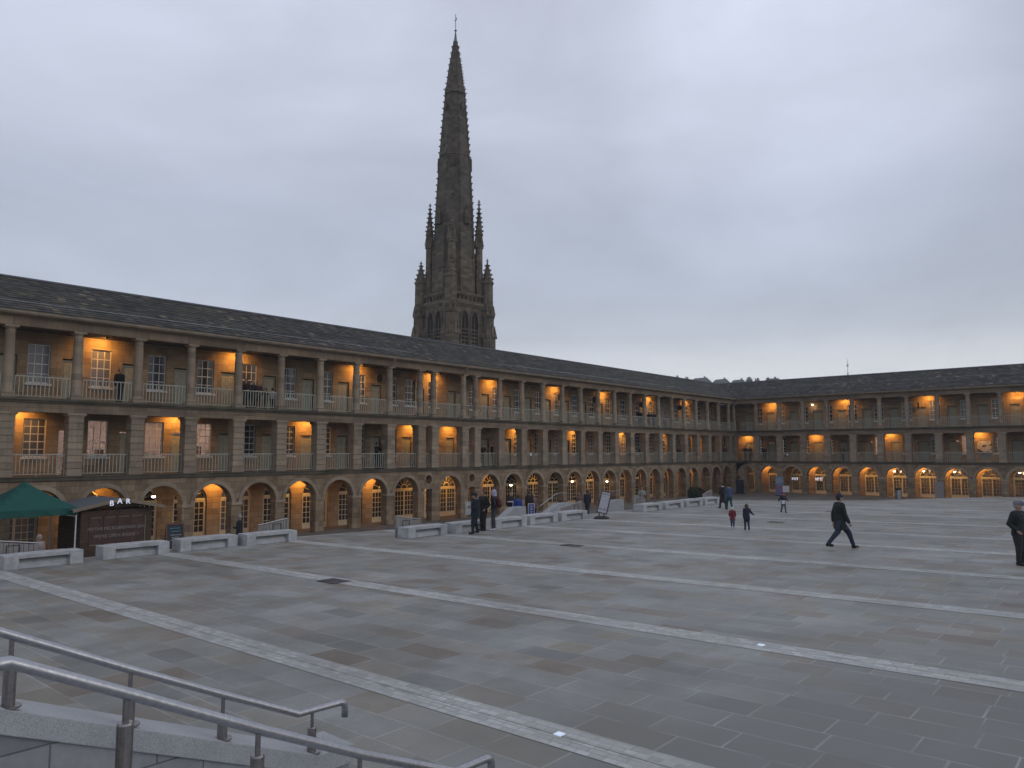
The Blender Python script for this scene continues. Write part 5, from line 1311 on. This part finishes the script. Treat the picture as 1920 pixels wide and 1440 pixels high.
    if pack:
        pk_ = MB(); pk_.ball((-.125 * k, 0, .68 * k), (.068 * k, .085 * k, .125 * k), 14, 10); pk_.ball((-.165 * k, 0, .63 * k), (.04 * k, .065 * k, .06 * k), 12, 8); part('backpack', pk_, pack)
        st_ = MB()
        for s in (-1, 1): st_.tube([(-.07 * k, s * .06 * k, .79 * k), (.01 * k, s * .065 * k, .845 * k), (.080 * k, s * .06 * k, .77 * k), (.04 * k, s * .09 * k, .66 * k), (-.07 * k, s * .07 * k, .61 * k)], .009 * k, 8)
        link('strap', st_.mesh('strap', cloth(pack), True), P)
    if turn or lean: P.rotation_euler = (0, lean, R(head))
    return P
def ground_pt(x, y):
    v = CW + (x - 960) / CF * CR + (720 - y) / CF * CU; t_ = (-3.9 + .02 * CP.x) / (v.z - .02 * v.x); return CP + v * t_
RT, LF, TO, AW = 41, 221, -49, 131           # headings: image right, image left, towards and away from the camera
def stand(px, py, label, **k):
    q = ground_pt(px, py); return person(q.x, q.y, pz(q.x) + .004, label=label, **k)
NAVY = (.012, .016, .030); BLK = (.010, .011, .012); JEAN = (.022, .032, .058)
stand(1577, 1029, 'person in a long black-green coat and jeans striding to the right across the square', h=1.86, head=RT + 4, top=(.010, .016, .013), legs=JEAN, hem=.355, flare=1.12, hair='dark', hat='beanie', hatc=(.02, .028, .045), stride=1.0, arms='down', fine=True, bulk=1.2, shoes=(.02, .012, .01))
stand(1374, 990, 'small child in a dark red coat and white hat walking in the square', h=.93, head=TO - 14, top=(.16, .018, .028), legs=(.05, .07, .12), hem=.36, hat='bobble', hatc=(.60, .58, .56), hair='brown', stride=.25, arms='pockets', fine=True, bulk=1.25, shoes=(.35, .40, .5))
stand(1401, 994, 'child in a navy hooded coat holding one arm out, beside the child in red', h=1.13, head=AW, top=(.014, .016, .034), legs=(.022, .032, .062), hem=.40, hood=(.075, .055, .045), stride=.3, arms='wide', fine=True, bulk=1.15)
stand(1469, 961, 'child in a dark jacket and red hat running with white paper in hand', h=1.16, head=TO + 20, top=(.012, .014, .028), legs=(.10, .10, .11), hem=.47, hat='beanie', hatc=(.22, .02, .04), hair='brown', stride=.4, arms='out', fine=True, bulk=1.2)
stand(1356, 953, 'woman in a long black coat with a white scarf walking beside a companion in blue', h=1.62, head=AW + 18, top=(.012, .010, .012), legs=(.02, .018, .02), hem=.22, flare=1.15, scarf=(.55, .54, .52), hair='brown', stride=.5, arms='pockets', fine=True)
stand(1368, 956, 'person in a blue patterned top and teal trousers walking beside the woman in black', h=1.60, head=AW + 10, top=(.045, .075, .15), legs=(.018, .06, .075), hem=.50, hair='dark', stride=.45, arms='front', fine=True, scarf=(.22, .20, .28), bulk=1.08)
stand(891, 1001, 'person in a bulky dark navy parka and cap standing in front of the benches', h=1.80, head=LF + 20, top=(.008, .016, .026), legs=(.014, .018, .026), hem=.42, hat='cap', hatc=(.015, .017, .02), stride=.3, arms='front', fine=True, bulk=1.42)
stand(906, 995, 'person in a black coat standing close behind the one in the navy parka', h=1.86, head=LF + 45, top=(.010, .010, .011), legs=(.010, .011, .014), hem=.44, hair='brown', arms='pockets', fine=True, bulk=1.2)
stand(926, 995, 'person in a lilac hood with a dark red backpack and white trainers facing left', h=1.86, head=LF - 6, top=(.012, .013, .022), legs=(.040, .048, .052), hem=.50, hood=(.36, .33, .45), pack=(.075, .012, .018), shoes=(.55, .53, .58), arms='pockets', fine=True, bulk=.98)
stand(1914, 1060, 'man in a black jacket, grey flat cap and dark trousers at the right edge', h=1.80, head=RT - 62, top=(.010, .013, .014), legs=(.020, .020, .022), hem=.46, hat='cap', hatc=(.15, .15, .19), hair='grey', arms='pockets', fine=True, bulk=1.22)
person(4.3, 18.35, LOW, 1.70, LF, 'grey haired person in a dark coat standing on the pavement below the nearest benches', top=(.010, .014, .018), legs=(.008, .01, .012), hem=.42, hair='grey', arms='front', bulk=1.15)
q = at(74, 1003, X=6.6); person(6.6, q.y, q.z - 1.52, 1.52, RT - 20, 'person in a pale pinkish fur hood beneath the green gazebo', top=(.30, .25, .24), legs=(.03, .03, .03), hood=(.30, .24, .22), bulk=1.15)
for px, py, X, h, hd, lab, kw in (
    (957, 922, 6.2, 1.66, TO, 'person in a dark long coat standing before the third arch right of the round windows', dict(top=(.02, .018, .016), legs=BLK, hem=.35, hair='dark', bulk=1.15)),
    (971, 928, 7.8, 1.66, AW, 'person in a bright blue jacket by the sloping granite wall', dict(top=(.015, .05, .25), legs=BLK, hem=.50, hair='dark', bulk=1.2)),
    (992, 920, 7.6, 1.80, AW + 20, 'tall person in a very dark brown coat behind the blue sign', dict(top=(.022, .012, .012), legs=BLK, hem=.36, hair='brown')),
    (1001, 926, 6.4, 1.62, TO, 'person in a dusky pink coat behind the blue sign', dict(top=(.20, .12, .12), legs=BLK, hem=.42, hair='fair')),
    (1086, 924, 8.0, 1.62, AW, 'person in a dull pink coat at the top of the far steps', dict(top=(.15, .085, .085), legs=(.03, .03, .035), hem=.40, hair='fair')),
    (1101, 919, 9.2, 1.60, AW - 15, 'person in a navy jacket with a pale belt by the steel handrail', dict(top=(.016, .018, .028), legs=(.020, .030, .055), hem=.50, hair='dark', stride=.2, bulk=1.1)),
    (1203, 912, 6.2, 1.84, TO, 'person in a pale jacket behind the near end of the farthest bench row', dict(top=(.26, .27, .25), legs=BLK, hem=.48, hair='dark', arms='front'))):
    q = at(px, py, X=X); person(X, q.y, q.z - h, h, hd, lab, **kw)
# people in the galleries
def gal(px, wing_, level, h, label, d=.95, **k):
    zf = ZT - .004 if level == 't' else ZM - .004
    if wing_ == 'L': q = at(px, 800, X=-d); person(-d, q.y, zf, h, label=label, **k)
    else: q = at(px, 800, Y=LY + d); person(q.x, LY + d, zf, h, label=label, **k)
gal(220, 'L', 't', 1.78, 'person in dark clothes standing alone beside the first lit window of the upper gallery', head=TO + 60, top=BLK, legs=(.012, .02, .028), hem=.48, d=1.3)
gal(459, 'L', 't', 1.72, 'person at the left of the group by the upper rail, in a dark red-black coat', head=TO, top=(.03, .012, .014), legs=BLK, arms='rail', d=1.1)
gal(471, 'L', 't', 1.66, 'person in a dark coat in the middle of the group by the upper rail', head=TO + 20, top=BLK, legs=BLK, arms='rail', d=.9)
gal(481, 'L', 't', 1.62, 'person in dark red at the right of the close group by the upper rail', head=TO + 30, top=(.05, .012, .016), legs=BLK, arms='rail', d=.95)
gal(496, 'L', 't', 1.28, 'dark haired child looking through the upper rail beside the child in white', head=TO, top=(.012, .012, .014), legs=BLK, arms='rail', d=.85)
gal(509, 'L', 't', 1.30, 'child in a white jacket standing at the upper rail', head=AW, top=(.40, .38, .37), legs=(.02, .022, .03), hem=.50, arms='down', d=.85, hair='dark')
gal(707, 'L', 'm', 1.72, 'left one of the two people in the dark bay of the lower gallery', head=TO + 70, top=BLK, legs=BLK, arms='rail', d=.9)
gal(716, 'L', 'm', 1.66, 'right one of the two people in the dark bay of the lower gallery', head=TO - 70, top=(.03, .03, .035), legs=BLK, d=1.0)
gal(905, 'L', 'm', 1.70, 'person leaning on the lower rail just right of the second pair of close piers', head=TO, top=(.02, .018, .02), legs=BLK, arms='rail', d=.75)
gal(926, 'L', 'm', 1.76, 'person half hidden by a pier right of the second pair of close piers', head=TO, top=BLK, legs=BLK, d=.9)
gal(1199, 'L', 't', 1.70, 'left one of the dark group at the far upper rail', head=TO, top=BLK, legs=BLK, arms='rail', d=.8)
gal(1206, 'L', 't', 1.62, 'second person of the dark group at the far upper rail', head=TO, top=(.03, .016, .016), legs=BLK, arms='rail', d=.9)
gal(1217, 'L', 't', 1.60, 'third person of the dark group at the far upper rail', head=TO, top=BLK, legs=BLK, arms='rail', d=.8)
gal(1226, 'L', 't', 1.58, 'last person of the dark group at the far upper rail', head=TO, top=(.02, .02, .03), legs=BLK, arms='rail', d=.8)
gal(1247, 'L', 't', 1.66, 'person in pale grey at the far upper rail, right of the dark group', head=TO, top=(.22, .22, .21), legs=BLK, arms='rail', d=.9)
gal(1202, 'L', 'm', 1.60, 'short dark figure at the far lower rail', head=TO, top=BLK, legs=BLK, arms='rail', d=.7)
gal(1253, 'L', 'm', 1.70, 'person against a lit door of the far lower gallery', head=RT, top=BLK, legs=BLK, d=.8)
gal(1271, 'L', 'm', 1.62, 'person leaning on the far lower rail near the corner', head=TO, top=(.02, .02, .02), legs=BLK, arms='rail', d=.7)
gal(1357, 'L', 'm', 1.74, 'person in dull red in the last lower bay before the corner', head=TO, top=(.13, .03, .03), legs=BLK, arms='rail', d=.6)
gal(1396, 'R', 'm', 1.76, 'left one of two dark figures in the lit corner bay of the lower gallery', head=-90, top=BLK, legs=BLK, arms='rail', d=.7)
gal(1405, 'R', 'm', 1.72, 'right one of two dark figures in the lit corner bay of the lower gallery', head=-100, top=(.02, .02, .026), legs=BLK, arms='rail', d=.75)
gal(1432, 'R', 'm', 1.68, 'dim figure in the unlit bay right of the corner pair', head=-60, top=BLK, legs=BLK, d=1.1)
gal(1578, 'R', 'm', 1.74, 'person in brown standing in the dark lower bay of the far wing', head=-90, top=(.10, .075, .05), legs=BLK, arms='rail', d=.9)
# white sheet held by the running child
q = ground_pt(1471, 961); 
tag(MB().box(-.09, .09, -.004, .004, -.06, .14).obj('paper_sheet', M['whitepl'], loc=(q.x + .02, q.y - .20, pz(q.x) + .56), rotz=R(35)), 'white sheet of paper in the running child\'s hand', 'paper')

# ------------------------------------------------------------------ the air
hb = MB().box(-1000, 1200, -60, 1000, -6.5, 75).obj('haze', None)
hb['kind'] = 'stuff'; hb.data.materials.clear()
hm = bpy.data.materials.new('haze_air'); hm.use_nodes = True; hn = hm.node_tree.nodes; hl = hm.node_tree.links
hn.remove(hn['Principled BSDF']); pv = hn.new('ShaderNodeVolumePrincipled'); pv.inputs['Color'].default_value = (.86, .92, 1, 1); pv.inputs['Density'].default_value = .00045; pv.inputs['Anisotropy'].default_value = 0.0
hl.new(pv.outputs[0], hn['Material Output'].inputs['Volume']); hb.data.materials.append(hm)
